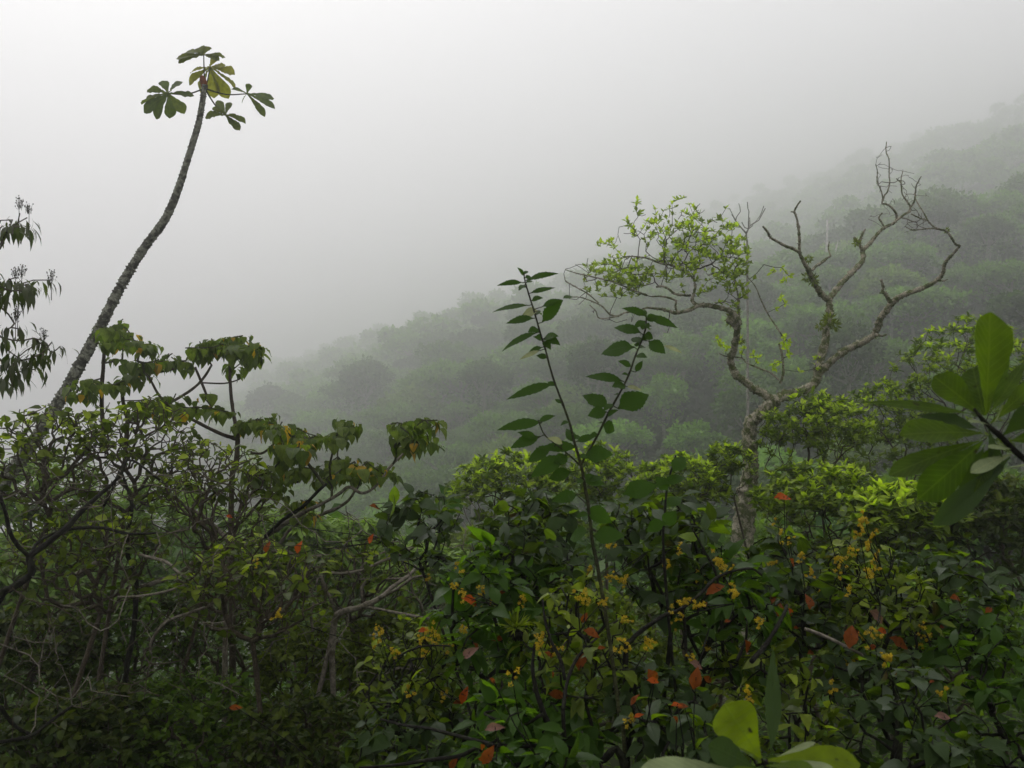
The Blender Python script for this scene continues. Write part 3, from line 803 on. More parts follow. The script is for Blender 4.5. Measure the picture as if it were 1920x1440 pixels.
# near ground cover
def cover():
    n = 70000
    y = 1.2 + 15 * rng.random(n) ** 1.5; x = y * rng.uniform(-.75, .75, n)
    z = ground_z(x, y)
    pos = np.stack([x, y, z + .02 + (.35 + np.clip((y - 5) / 6, 0, 1) * 1.3) * rng.random(n) ** 1.5], 1)
    L = .04 + .06 * rng.random(n)
    o = leaf_obj('ground_cover', cards(pos, unit(rng.normal(size=(n, 3)) * [1, 1, .3] + [0, 0, .25]), unit(rng.normal(size=(n, 3)) * .4 + [0, 0, 1]), L, L * .6), M['herb'])
    tag(o, 'low leafy herbs covering the ground under the thicket', 'ground cover', None, 'stuff')
    n = 30000
    x = rng.uniform(-30, 42, n); y = rng.uniform(12, 70, n); z = ground_z(x, y)
    pos = np.stack([x, y, z + 3.0 * rng.random(n)], 1); L = .22 + .30 * rng.random(n)
    o = leaf_obj('valley_undergrowth', cards(pos, unit(rng.normal(size=(n, 3)) + [0, 0, .2]), unit(rng.normal(size=(n, 3)) * .5 + [0, 0, 1]), L, L * .6), M['far2'])
    tag(o, 'low scrub on the falling ground beyond the thicket', 'scrub', None, 'stuff')
cover()
def gully():
    G = 'trees in the gully below the thicket'
    for i, (px, d, py, s, lab) in enumerate([
        (-60, 17, 960, .36, 'dim green tree in the gully behind the leaning trunk, at the photo edge'),
        (110, 19, 975, .36, 'dim green tree in the gully behind the lower leaning trunk'),
        (270, 18, 985, .36, 'dim green tree in the gully behind the reddish twigs'),
        (400, 22, 980, .36, 'dim green tree in the gully behind the hanging-leaf tree trunk'),
        (540, 20, 1000, .36, 'dim green tree in the gully under the hanging leaves'),
        (650, 24, 1000, .38, 'dim green tree in the gully under the gap of mist'),
        (800, 22, 985, .36, 'dim green tree in the gully left of the pale-tipped bushes'),
        (960, 19, 950, .34, 'dim green tree in the gully behind the pale-tipped bushes'),
        (1180, 20, 930, .34, 'dim green tree in the gully right of the sapling stem'),
        (1330, 19, 930, .34, 'dim green tree in the gully beside the mossy trunk'),
        (1500, 20, 900, .36, 'dim green tree in the gully behind the mossy trunk'),
        (1700, 19, 880, .38, 'dim green tree in the gully behind the sprigged bushes'),
        (1880, 18, 860, .38, 'dim green tree in the gully behind the glossy rosette')]):
        dat, tr = far_crown(['broad', 'round', 'layered'][i % 3], 5200)
        V, L, C, U, T = dat
        c = V.reshape(-1, 4, 3).mean(1, keepdims=True)
        V = (c + (V.reshape(-1, 4, 3) - c) * .62).reshape(-1, 3)
        top = V[:, 2].max() * s; p = P(px, py, d)
        base = p.copy(); base[2] = p[2] - top
        k = s
        gz = ground_z(base[0], base[1]); hz = (p[2] - gz) / V[:, 2].max()
        V = V * [s, s, hz]; V += [base[0], base[1], gz]
        root = thing('gully_tree', lab, 'tree', (base[0], base[1], gz), G)
        mesh('crown', V, L, C, M[['finger', 'olive', 'far2'][i % 3]], root, uv=U, tint=T, smooth=False)
        mesh('trunk', tr[0] * [s * .8, s * .8, hz] + [base[0], base[1], gz], tr[1], tr[2], B['twig'], root)
gully()

# ------------------------------------------------------------------ traced plants
def Z(s, ox, oy):
    return lambda pts: [((p[0] / s) + ox, (p[1] / s) + oy, *p[2:]) for p in pts]

def limb(root, name, pts, d, mat, sides=8, rough=.05, knob=.0, depth=None, n=5, ring=0):
    """pts: (px,py,width px); depth: list of distance offsets. returns world points, radii"""
    k = len(pts)
    dep = np.full(k, d, float) + (np.interp(np.linspace(0, 1, k), np.linspace(0, 1, len(depth)), depth) if depth is not None else 0)
    w = np.array([P(p[0], p[1], dd) for p, dd in zip(pts, dep)])
    r = np.array([p[2] / 2 / F * dd for p, dd in zip(pts, dep)])
    W_ = catmull(w, n); rr = np.interp(np.linspace(0, 1, len(W_)), np.linspace(0, 1, k), r)
    o = mesh(name, *tube(W_, rr, sides, rough, ring, knob), B[mat] if isinstance(mat, str) else mat, root)
    return W_, rr

# --- cecropia: leaning ringed trunk with lobed leaves
def cecropia():
    d = 8.0
    tr = [(-330,1560,44),(-225,1330,38),(-130,1140,33),(-55,1010,29),(5,908,27),(48,850,25.5),(88,790,24.5),(122,735,23.5),(152,680,22.5),(182,625,21),(212,565,19),(243,508,18),(274,460,17),(309,412,16),(333,358,14.5),(354,292,13),(371,236,12),(379,195,11),(384,160,10)]
    base = P(-330, 1560, d); base[2] = ground_z(base[0], base[1])
    root = thing('leaning_tree', 'tall bare leaning ringed trunk topped by a few large lobed leaves against the fog', 'tree', base)
    k = len(tr); w = np.array([P(a, b, d + .5 * (i / k)) for i, (a, b, c) in enumerate(tr)])
    r = np.array([c / 2 / F * (d + .5 * i / k) for i, (a, b, c) in enumerate(tr)])
    W_ = catmull(w, 26); rr = np.interp(np.linspace(0, 1, len(W_)), np.linspace(0, 1, k), r)
    rr = rr * .9 * (1 + .035 * rng.normal(size=len(rr))) 
    mesh('trunk', *tube(W_, rr, 16, .055, .14, .25), B['cecropia'], root)
    z = Z(3.43, 0, 50)
    top = P(384, 166, d + .5)
    bud = z([(1318, 395), (1310, 360), (1302, 330), (1300, 312)])
    bp = np.array([P(a, b, d + .5) for a, b in bud])
    mesh('bud', *tube(catmull(bp, 4), np.interp(np.linspace(0, 1, 13), [0, .4, .8, 1], [.03, .034, .022, .004]), 8, .05), M['rust'], root)
    LV = [ # centre, lobe tips, lobe width px, depth offsets, tint
        ((1080, 430), [(880, 465), (938, 390), (1040, 330), (1155, 335), (1238, 415), (1188, 545), (1098, 585), (972, 580), (903, 540)], 17, -.25, .05),
        ((1350, 262), [(1198, 262), (1188, 352), (1245, 400), (1372, 452), (1465, 450), (1522, 372), (1512, 292), (1445, 235), (1390, 190)], 18, .25, .85),
        ((1310, 182), [(1118, 175), (1136, 217), (1185, 130), (1268, 118), (1338, 120), (1440, 172), (1412, 205)], 17, .0, .25),
        ((1588, 432), [(1468, 365), (1602, 355), (1758, 430), (1772, 506), (1716, 562), (1538, 482)], 11, .2, .05),
        ((1450, 568), [(1308, 560), (1368, 505), (1400, 468), (1472, 470), (1522, 562), (1582, 600), (1540, 658), (1500, 622)], 12, -.15, .15),
    ]
    for (c, tips, wpx, do, tn) in LV:
        cp = z([c])[0]; C = P(cp[0], cp[1], d + .5 + do)
        tp = np.array([P(a, b, d + .5 + do) for a, b in z(tips)])
        n = len(tp)
        dd = tp - C; L = np.linalg.norm(dd, axis=1)
        dep = rng.uniform(-.15, .15, n) * L
        dd[:, 1] += dep + .12 * L
        Ls = np.linalg.norm(dd, axis=1) * 1.03
        nr = np.tile(unit(np.array([0.1, -.75, .65])), (n, 1)) + .15 * rng.normal(size=(n, 3))
        wd = wpx * 2.15 / F * d * (.85 + .3 * rng.random(n)) * np.clip(L / L.max(), .65, 1) * .95
        lf = leaf_obj('leaf', leaves(np.tile(C, (n, 1)), dd, nr, Ls, wd * .92, 'lobe', .14, .30, .03, 0, 3, np.clip(tn + .15 * rng.random(n), 0, 1)), M['umb'], root)
        if tn > .5: lf['label'] = 'yellowing lobed leaf seen from below'
        mid = (top + C) / 2 + np.array([0, 0, -.03])
        pt = catmull([top, mid, C], 5)
        mesh('petiole', *tube(pt, np.linspace(.008, .005, len(pt)), 6), B['green'], lf)
cecropia()

# --- hanging-leaf trees
def attach(root, start, tips, mat, rtip, bf=.35, sides=5, power=.45, first=None):
    nodes, par, w, kids = grow(np.asarray(start), np.asarray(tips), bf, .08, -.02)
    comp = np.arange(len(nodes))
    for i in range(len(nodes)):
        if par[i] >= 0: comp[i] = comp[par[i]]
    ids, cnt = np.unique(comp[par >= 0], return_counts=True)
    ids = ids[np.argsort(-cnt)]
    for q, c in enumerate(ids[:40]):
        sel = (comp == c) if q < 39 or len(ids) <= 40 else np.isin(comp, ids[39:])
        p2 = np.where(sel, par, -1)
        mesh('twig', *twig_mesh(nodes, p2, w, rtip, power, sides), B[mat], root)
    return nodes, par, w

def hanging_tree(name, label, base, d, limbs, clusters, npc, Lf, group):
    b = P(base[0], base[1], d); b[2] = ground_z(b[0], b[1]) - .05
    root = thing(name, label, 'tree', b, group)
    allw = []
    for i, (pts, dep, mat) in enumerate(limbs):
        if i == 0:
            bx = 960 + b[0] / d * F; by = 720 - b[2] / d * F
            pts = [(bx, by, pts[0][2] * 1.5)] + pts
        pts = [(a_, b_, (w_ * .7 if i == 0 else w_)) for a_, b_, w_ in pts]
        Wp, rr = limb(root, 'trunk' if i == 0 else 'branch', pts, d, mat, 7, .06, .25, dep)
        allw.append(Wp[len(Wp) // 3 if i == 0 else 2:])
    st = np.concatenate(allw)
    tips = np.array([P(a + rng.normal() * 3, c_ + rng.normal() * 2, d + rng.uniform(-.45, .45)) for a, c_ in clusters])
    more = []
    for t in tips:
        for _ in range(1): more.append(t + rng.normal(size=3) * [.06, .09, .025])
    nodes, par, w = attach(root, st, np.concatenate([tips, more]), 'green', .0045, .15)
    dat = leaf_on_tree(nodes, par, w, npc, Lf, 'heart', 'droop', 'hang', 1, 1, .72, .75, .45, .22, 0, .04)
    leaf_obj('foliage', dat, M['droop'], root)
    return root

z2 = Z(2.571, 0, 350); z3 = Z(2.571, 400, 600)
cl1 = z2([(545,690),(575,670),(540,750),(580,770),(650,750),(690,770),(630,730),(640,860),(700,860),(665,840),(735,850),(780,830),(830,810),(860,820),(900,800),(895,780),(940,800),(970,770),(1000,745),(1030,740),(1060,760),
  (1100,750),(1140,730),(1170,730),(1200,760),(1240,755),(1260,770),(1180,820),(1130,870),(1210,800),(1100,790),(380,960),(420,980),(480,950),(520,960),(390,1000),(740,1030),(790,1030),(830,1050),(700,1030),(870,1060),(1030,1070),(1110,1075),(960,1070)])
hanging_tree('hanging_leaf_tree', 'slender tree with tiers of drooping leaves standing beside the leaning trunk', (440, 1300), 6.4, [
    (z2([(1115,1560,15),(1140,1330,15),(1145,1200,13),(1125,1090,10),(1112,980,9),(1108,850,7),(1110,800,4)]), [0, 0, .1], 'twig'),
    (z2([(600,1370,9),(605,1250,8),(615,1130,8),(590,1010,7),(620,920,6),(670,880,5)]), [.3, 0, -.2], 'twig'),
    (z2([(500,1250,8),(490,1000,8),(497,880,7),(505,740,6),(500,705,5)]), [.2, .1, 0], 'twig'),
    (z2([(1140,1215,8),(1060,1190,7),(940,1130,6),(840,1075,5),(770,1010,5),(720,920,4)]), [0, -.3, -.5], 'twig'),
    (z2([(620,1130,7),(720,1080,7),(840,1030,6),(940,965,5),(990,910,5),(1020,860,4)]), [.3, .3, .2], 'pale'),
    (z2([(1010,1040,4),(970,940,5),(940,870,4)]), [0, 0], 'twig'),
    (z2([(970,945,3),(1080,948,3),(1150,930,2.5),(1158,920,2)]), [0, -.2], 'twig'),
    (z2([(640,910,5),(740,898,5),(840,878,4),(880,860,3)]), [0, .2], 'twig'),
], cl1, 7, .088, 'hanging-leaf trees')

cl2 = z3([(150,500),(180,490),(210,480),(245,480),(270,500),(300,510),(330,520),(360,520),(390,535),(430,555),(460,550),(490,560),(515,560),(555,560),(590,560),(620,555),(650,530),(690,520),(320,620),(350,640),(400,640),(440,650),(380,625),
   (230,730),(270,740),(320,770),(200,740),(450,700),(490,720),(540,720),(580,730),(610,750),(650,700),(690,700),(720,710),(760,720),(810,720),(850,760),(900,500),(940,495),(1000,480),(1030,490),(1080,495),(860,600),(900,600),(1000,590),(1030,590),(450,870),(420,880),(560,700),(520,760)])
hanging_tree('hanging_leaf_tree', 'wide tree with drooping leaf tufts and a pale branch arching over the misty gap', (420, 1350), 6.0, [
    (z3([(60,1300,12),(70,1200,11),(85,1090,11),(150,1092,12),(250,1045,12),(350,980,13),(440,925,13),(520,888,9),(600,842,9),(655,805,9),(720,835,8),(790,795,7),(850,710,7),(930,630,6),(980,565,5),(1015,530,4)]), [0, 0, -.2, -.3, .1], 'pale'),
    (z3([(90,1085,10),(20,1010,9),(-60,940,7),(-130,900,5)]), [0, .2], 'pale'),
    (z3([(250,1045,7),(340,960,7),(430,900,7),(500,830,6),(545,790,5)]), [-.1, -.3, -.4], 'dark'),
    (z3([(320,1080,6),(380,1000,6),(470,960,6),(540,930,7),(600,905,6),(650,870,5),(700,800,4)]), [.2, .2], 'pale'),
    (z3([(230,1130,6),(330,1110,6),(420,1140,6),(520,1138,5)]), [-.2, -.3], 'pale'),
    (z3([(100,1000,6),(150,960,6),(220,880,5),(300,800,5),(410,780,4)]), [.3, .2], 'twig'),
    (z3([(600,690,3),(603,620,3),(650,560,3)]), [.2, .2], 'green'),
    (z3([(180,640,5),(240,640,5),(310,580,4)]), [.2, .2], 'twig'),
], cl2, 7, .09, 'hanging-leaf trees')

# --- pale forked branches low in the middle (half-bare tree)
def bare_branches():
    d = 5.2
    b = P(640, 1500, d); b[2] = ground_z(b[0], b[1])
    root = thing('bare_forked_tree', 'low half-bare tree whose pale forked branches sweep up over the dark thicket', 'tree', b)
    by = 720 - b[2] / d * F
    L = [
        ([(640,by,11),(625,1300,10)] + z3([(575,1550,13),(600,1420,12),(700,1388,11),(800,1342,10),(860,1290,8),(930,1240,7),(965,1205,5),(975,1180,4)]), [0, 0, .2]),
        (z3([(800,1342,7),(880,1300,6),(960,1245,5),(1012,1232,4)]), [0, -.1]),
        (z3([(600,1420,8),(520,1230,6),(620,1222,6),(720,1205,6),(820,1160,6),(900,1130,5),(980,1085,4),(1010,1050,3)]), [.2, .3]),
        (z3([(700,1250,4),(820,1250,4),(960,1243,4)]), [.3, .1]),
        (z3([(740,1385,6),(830,1400,5),(950,1425,5),(1050,1440,4)]), [0, -.3]),
        (z3([(700,1240,4),(715,1190,4),(760,1150,3),(860,1100,3)]), [.3, .3]),
        (z3([(720,1360,5),(715,1290,5),(735,1260,4)]), [.1, .1]),
        (z3([(340,1240,4),(480,1330,5),(470,1420,5),(480,1500,6)]), [.4, .4]),
        (z3([(1010,1420,5),(1000,1370,5),(960,1310,4),(955,1260,4)]), [.5, .4]),
        (z3([(-350,1290,10),(-230,1250,9),(-150,1215,8),(-60,1130,6),(0,1080,4)]), [.3, .6]),
        ([(560,1440,9),(600,1290,9),(625,1180,8),(633,1148,8)], [0, 0]),
    ]
    WW = []
    for i, (p, dep) in enumerate(L):
        WW.append(limb(root, 'trunk' if i == 0 else 'branch', p, d, 'pale', 7, .07, .3, dep)[0][2:])
    pts = np.array([P(rng.uniform(430, 930), rng.uniform(930, 1330), d + rng.uniform(-.4, .8)) for _ in range(260)])
    attach(root, np.concatenate(WW), pts, 'pale', .0020, .12, 4, .34)
bare_branches()

def dark_branches():
    d = 4.4
    b = P(-60, 1560, d); b[2] = ground_z(b[0], b[1])
    root = thing('dark_forked_tree', 'dark bare forked tree rising from the bottom corner across the thicket', 'tree', b)
    z = Z(2.666, 0, 900)
    by = 720 - b[2] / d * F
    L = [
        ([(-60,by,18),(-45,1250,17)] + z([(0,590,15),(60,540,14),(155,470,14),(150,385,13),(220,330,11),(330,240,11),(400,165,10),(480,90,8),(580,0,6),(640,-110,4)]), [0, 0, .2]),
        (z([(150,385,9),(90,330,8),(50,260,8),(30,170,7),(0,80,6)]), [0, -.2]),
        (z([(150,385,6),(190,310,6),(290,260,6),(400,240,6),(520,240,6),(640,268,5),(780,265,4)]), [0, .2, .3]),
        (z([(0,590,6),(60,540,6)]), [0, 0]),
        (z([(620,1050,10),(640,900,10),(670,740,10),(680,500,9),(640,380,8),(640,270,8),(660,150,6),(640,50,5),(600,-60,4)]), [.8, .8, .8]),
        (z([(800,1,4),(640,-100,4),(560,50,5),(520,130,5)]), [.3, .5]),
        (z([(640,355,5),(740,385,6),(830,410,6),(890,460,6),(950,500,5)]), [.5, .3]),
        (z([(750,860,4),(760,800,5),(830,710,6),(960,660,6),(1060,620,5),(1120,560,4)]), [.3, .3]),
        (z([(590,585,4),(700,580,5),(820,560,5),(920,525,4)]), [.3, .3]),
        (z([(380,480,14),(450,440,14),(540,380,12),(560,360,9)]), [1.2, 1.2]),
        (z([(0,1130,8),(40,1190,8),(90,1240,7),(150,1270,6)]), [.1, .2]),
        (z([(0,1310,7),(150,1280,7),(260,1200,6),(360,1130,5)]), [-.2, .2]),
    ]
    WW = []
    for i, (p, dep) in enumerate(L):
        WW.append(limb(root, 'trunk' if i == 0 else 'branch', p, d, 'dark' if i not in (6, 7, 8, 9) else 'pale', 7, .06, .2, dep)[0][2:])
    pts = np.array([P(rng.uniform(0, 480), rng.uniform(860, 1330), d + rng.uniform(-.2, .8)) for _ in range(360)])
    attach(root, np.concatenate(WW), pts[:180], 'twig', .0020, .12, 4, .34)
    attach(root, np.concatenate(WW), pts[180:], 'pale', .0020, .12, 4, .34)
dark_branches()

# --- long-leaved plant with flower sprays at the edge
def long_leaf():
    d = 4.3
    b = P(-90, 1500, d); b[2] = ground_z(b[0], b[1])
    root = thing('long_leaved_tree', 'tree at the photo edge with long drooping leaves and small flower sprays at its tips', 'tree', b)
    tr = [(-90, 720 - b[2] / d * F, 26), (-80, 1200, 22), (-70, 950, 18), (-60, 760, 14), (-70, 600, 10), (-50, 480, 6)]
    W_, rr = limb(root, 'trunk', tr, d, 'twig', 8)
    z = Z(2.571, 0, 350)
    tips = z([(95,130),(60,160),(40,200),(130,150),(100,190),(20,240),(0,300),(60,230),(90,440),(40,450),(60,480),(0,480),(130,470),(245,450),(20,530),(100,500),(-30,520),(70,660),(30,690),(100,690),(0,720),(60,740),(120,740),(200,740),(250,750),(290,770),(160,770),(40,790),(90,820),(140,830),(200,830),(10,840),(50,880),(-40,700),(-40,800),(170,880),(20,930),(60,960),(250,800),(-60,200),(-60,600),(-80,400)])
    tp = np.array([P(a, c, d + rng.uniform(-.3, .3)) for a, c in tips])
    nodes, par, w = attach(root, W_[len(W_) // 3:], tp, 'twig', .0028, .2)
    dat = leaf_on_tree(nodes, par, w, 8, .082, 'lance', 'lance', 'hang', 1, 1, .25, .4, .5, .22, 0, .03)
    leaf_obj('foliage', dat, M['lance'], root)
    for a, c in z([(92,75),(140,100),(105,405),(75,410),(248,425),(75,620),(85,600),(210,712)]):
        c0 = P(a, c, d); n = 26
        v = rand_dirs(n) * (rng.random(n) ** .5)[:, None] * [.022, .022, .035]
        q = c0 + v; s0 = np.tile(c0 - [0, 0, .055], (n, 1))
        parts = [sticks(s0 * .5 + q * .5 + rng.normal(size=(n, 3)) * .003, q, np.full(n, .0008), np.full(n, .0006), 3), sticks(q, q + rand_dirs(n) * .004, np.full(n, .0030), np.full(n, .0020), 5),
                 sticks(np.array([c0 - [0, 0, .12]]), np.array([c0 + [0, 0, .02]]), [.002], [.001], 4)]
        mesh('flower_spray', *merge(parts), B['green'], root)
long_leaf()

# --- forked sapling
def sapling():
    d = 2.5
    z = Z(2.571, 900, 480)
    sA = [(1172,1440,11),(1160,1330,10),(1140,1180,9.5),(1120,1060,9)] + z([(545,1400,8.5),(520,1200,8),(487,1010,7.5),(455,900,6.5),(430,800,6),(390,690,5.5),(350,580,5),(312,440,5),(290,370,4.5),(265,280,4.5),(240,200,4),(218,125,3.5),(211,82,3)])
    sB = z([(484,1010,6),(530,930,6),(580,840,5.5),(620,755,5.5),(680,650,5),(718,570,5),(750,480,4.5),(775,420,4.5),(798,350,4),(802,290,3)])
    sC = z([(484,1010,5),(430,960,4),(370,910,4),(310,860,3.5),(280,790,3)])
    b = P(1172, 1440, d); gz = ground_z(b[0], b[1]); b[2] = gz
    root = thing('forked_sapling', 'tall slender sapling with two forked leafy shoots standing up against the misty slope', 'sapling', b)
    by = 720 - gz / d * F
    sA, sB, sC = [[(a_, b_, c_ * .78) for a_, b_, c_ in q_] for q_ in (sA, sB, sC)]
    S1 = limb(root, 'stem', [(1190, by, 11)] + sA, d, 'green', 7, .08, .3)[0]
    S2 = limb(root, 'shoot', sB, d, 'green', 7, .08, .3, [0, .02])[0]
    S3 = limb(root, 'shoot', sC, d, 'green', 6, .08, .2, [0, -.02])[0]
    STEM = np.concatenate([catmull(x, 6) for x in (S1, S2, S3)])
    limb(root, 'shoot', [(1290,1500,6),(1262,1250,6)] + z([(885,1430,5.5),(890,1250,5),(905,1100,5),(930,1010,4),(945,960,3)]), d, 'dark', 6, .06, .2, [.3, .3])
    LV = [((228,115),(368,86),26,-.2),((205,128),(93,140),24,.3),((240,180),(372,155),22,.5),((238,238),(38,266),26,-.3),((280,265),(185,290),42,.9),((300,320),(395,215),46,-.3),((300,245),(395,210),28,.2),((400,205),(455,195),20,.7),
     ((262,300),(118,325),32,.0),((282,368),(76,458),30,-.2),((305,400),(362,378),40,.2),((318,395),(382,425),34,.6),((305,410),(340,445),30,0),((300,440),(236,462),22,0),((292,455),(188,502),18,.8),((358,615),(130,702),40,-.1),
     ((465,895),(562,868),28,0),((300,800),(90,842),42,-.2),((282,795),(358,775),24,0),((400,905),(340,878),26,.9),((455,900),(410,820),34,-.2),
     ((797,290),(698,243),34,0),((808,300),(965,342),40,-.2),((800,310),(862,292),34,0),((778,372),(635,333),44,-.1),((795,350),(828,342),30,0),((745,440),(565,466),66,.0),((812,410),(890,468),52,-.2),((880,432),(985,472),18,.9),
     ((750,560),(785,505),24,0),((692,605),(495,575),38,.0),((700,622),(645,630),42,-.3),((705,628),(775,645),16,.9),((620,728),(488,672),58,.1),((665,735),(826,668),80,.1),((610,752),(522,770),52,-.3),((592,815),(652,846),52,-.1),
     ((505,960),(635,960),66,-.3),((470,920),(290,935),42,-.2),((350,925),(215,1002),52,-.3),((400,965),(258,1074),60,-.3),((480,1070),(615,1105),46,-.1),((420,960),(360,1010),44,-.4),((690,1150),(862,1108),70,.0),((500,1090),(610,1060),30,0),
     ((905,1130),(850,1060),50,-.3),((930,1040),(1000,960),50,-.4),((900,1210),(985,1150),46,.5),((885,1300),(950,1230),50,-.1),((890,1280),(800,1330),46,-.3),((470,1150),(350,1190),50,-.1),((510,1220),(640,1290),60,-.2),((520,1330),(420,1370),60,-.3),
     ((545,1350),(690,1360),66,-.3),((880,1100),(1010,1060),40,-.3),((440,1040),(330,1080),50,-.4),((211,95),(190,60),16,.3),((213,90),(235,62),14,.3),((214,140),(190,165),22,.7),((222,130),(262,120),18,.2),((803,300),(785,255),18,.2),((803,300),(815,262),16,.2),((790,380),(835,400),34,.1),((795,350),(770,330),26,.2),((770,430),(740,425),24,.0),((782,405),(810,385),22,.3),((790,330),(815,345),26,.1),((265,290),(290,250),24,.2),((300,395),(275,385),22,.2),((290,870),(150,930),46,-.3),((275,880),(190,850),30,0)]
    for q_ in (S1, S2):
        for t_ in np.linspace(.30 if q_ is S1 else .15, .97, 15):
            c_ = q_[int(t_ * (len(q_) - 1))]; bx_ = (c_[0] / c_[1] * F + 960 - 900) * 2.571; by2 = (720 - c_[2] / c_[1] * F - 480) * 2.571
            sg_ = rng.choice([-1, 1]); ln_ = rng.uniform(28, 75)
            LV.append(((bx_ + sg_ * 3, by2), (bx_ + sg_ * ln_ * rng.uniform(.6, 1), by2 + rng.uniform(-.5, .5) * ln_), ln_ * rng.uniform(.3, .5), rng.uniform(-.3, .7)))
    for (b0, t0, w_, s_) in LV:
        (bx, by_), (tx, ty) = z([b0, t0])
        A = P(bx, by_, d + rng.uniform(-.01, .01)); T = P(tx, ty, d + rng.uniform(-.05, .05))
        dd = T - A; L = np.linalg.norm(dd)
        wd = w_ / 2.571 / F * d
        side = rng.uniform(-.2, .2)
        steep = .75 if w_ / (L * F / d * 2.571) > .35 else .35
        nr = unit(np.array([side, -.85, .55]))
        dd = unit(dd + np.array([0, 0, .13 * L]))      # arches back down along its length
        lf = leaf_obj('leaf', leaves(A[None], dd[None], nr[None], np.array([L * 1.06]), np.array([wd * 1.45]), 'ovate', .24, .16, .02, .06, 3, np.array([.1 + .5 * max(0, s_)])), M['sap'] if s_ < .8 else M['budleaf'], root)
        q = STEM[np.argmin(np.linalg.norm(STEM - A, axis=1))]
        if np.linalg.norm(q - A) < .05:
            B1 = A + dd * L * .10
            mesh('petiole', *merge([sticks(q[None], A[None], [.0014], [.0012], 5), sticks(A[None], B1[None], [.0012], [.0009], 5)]), B['green'], lf)
sapling()

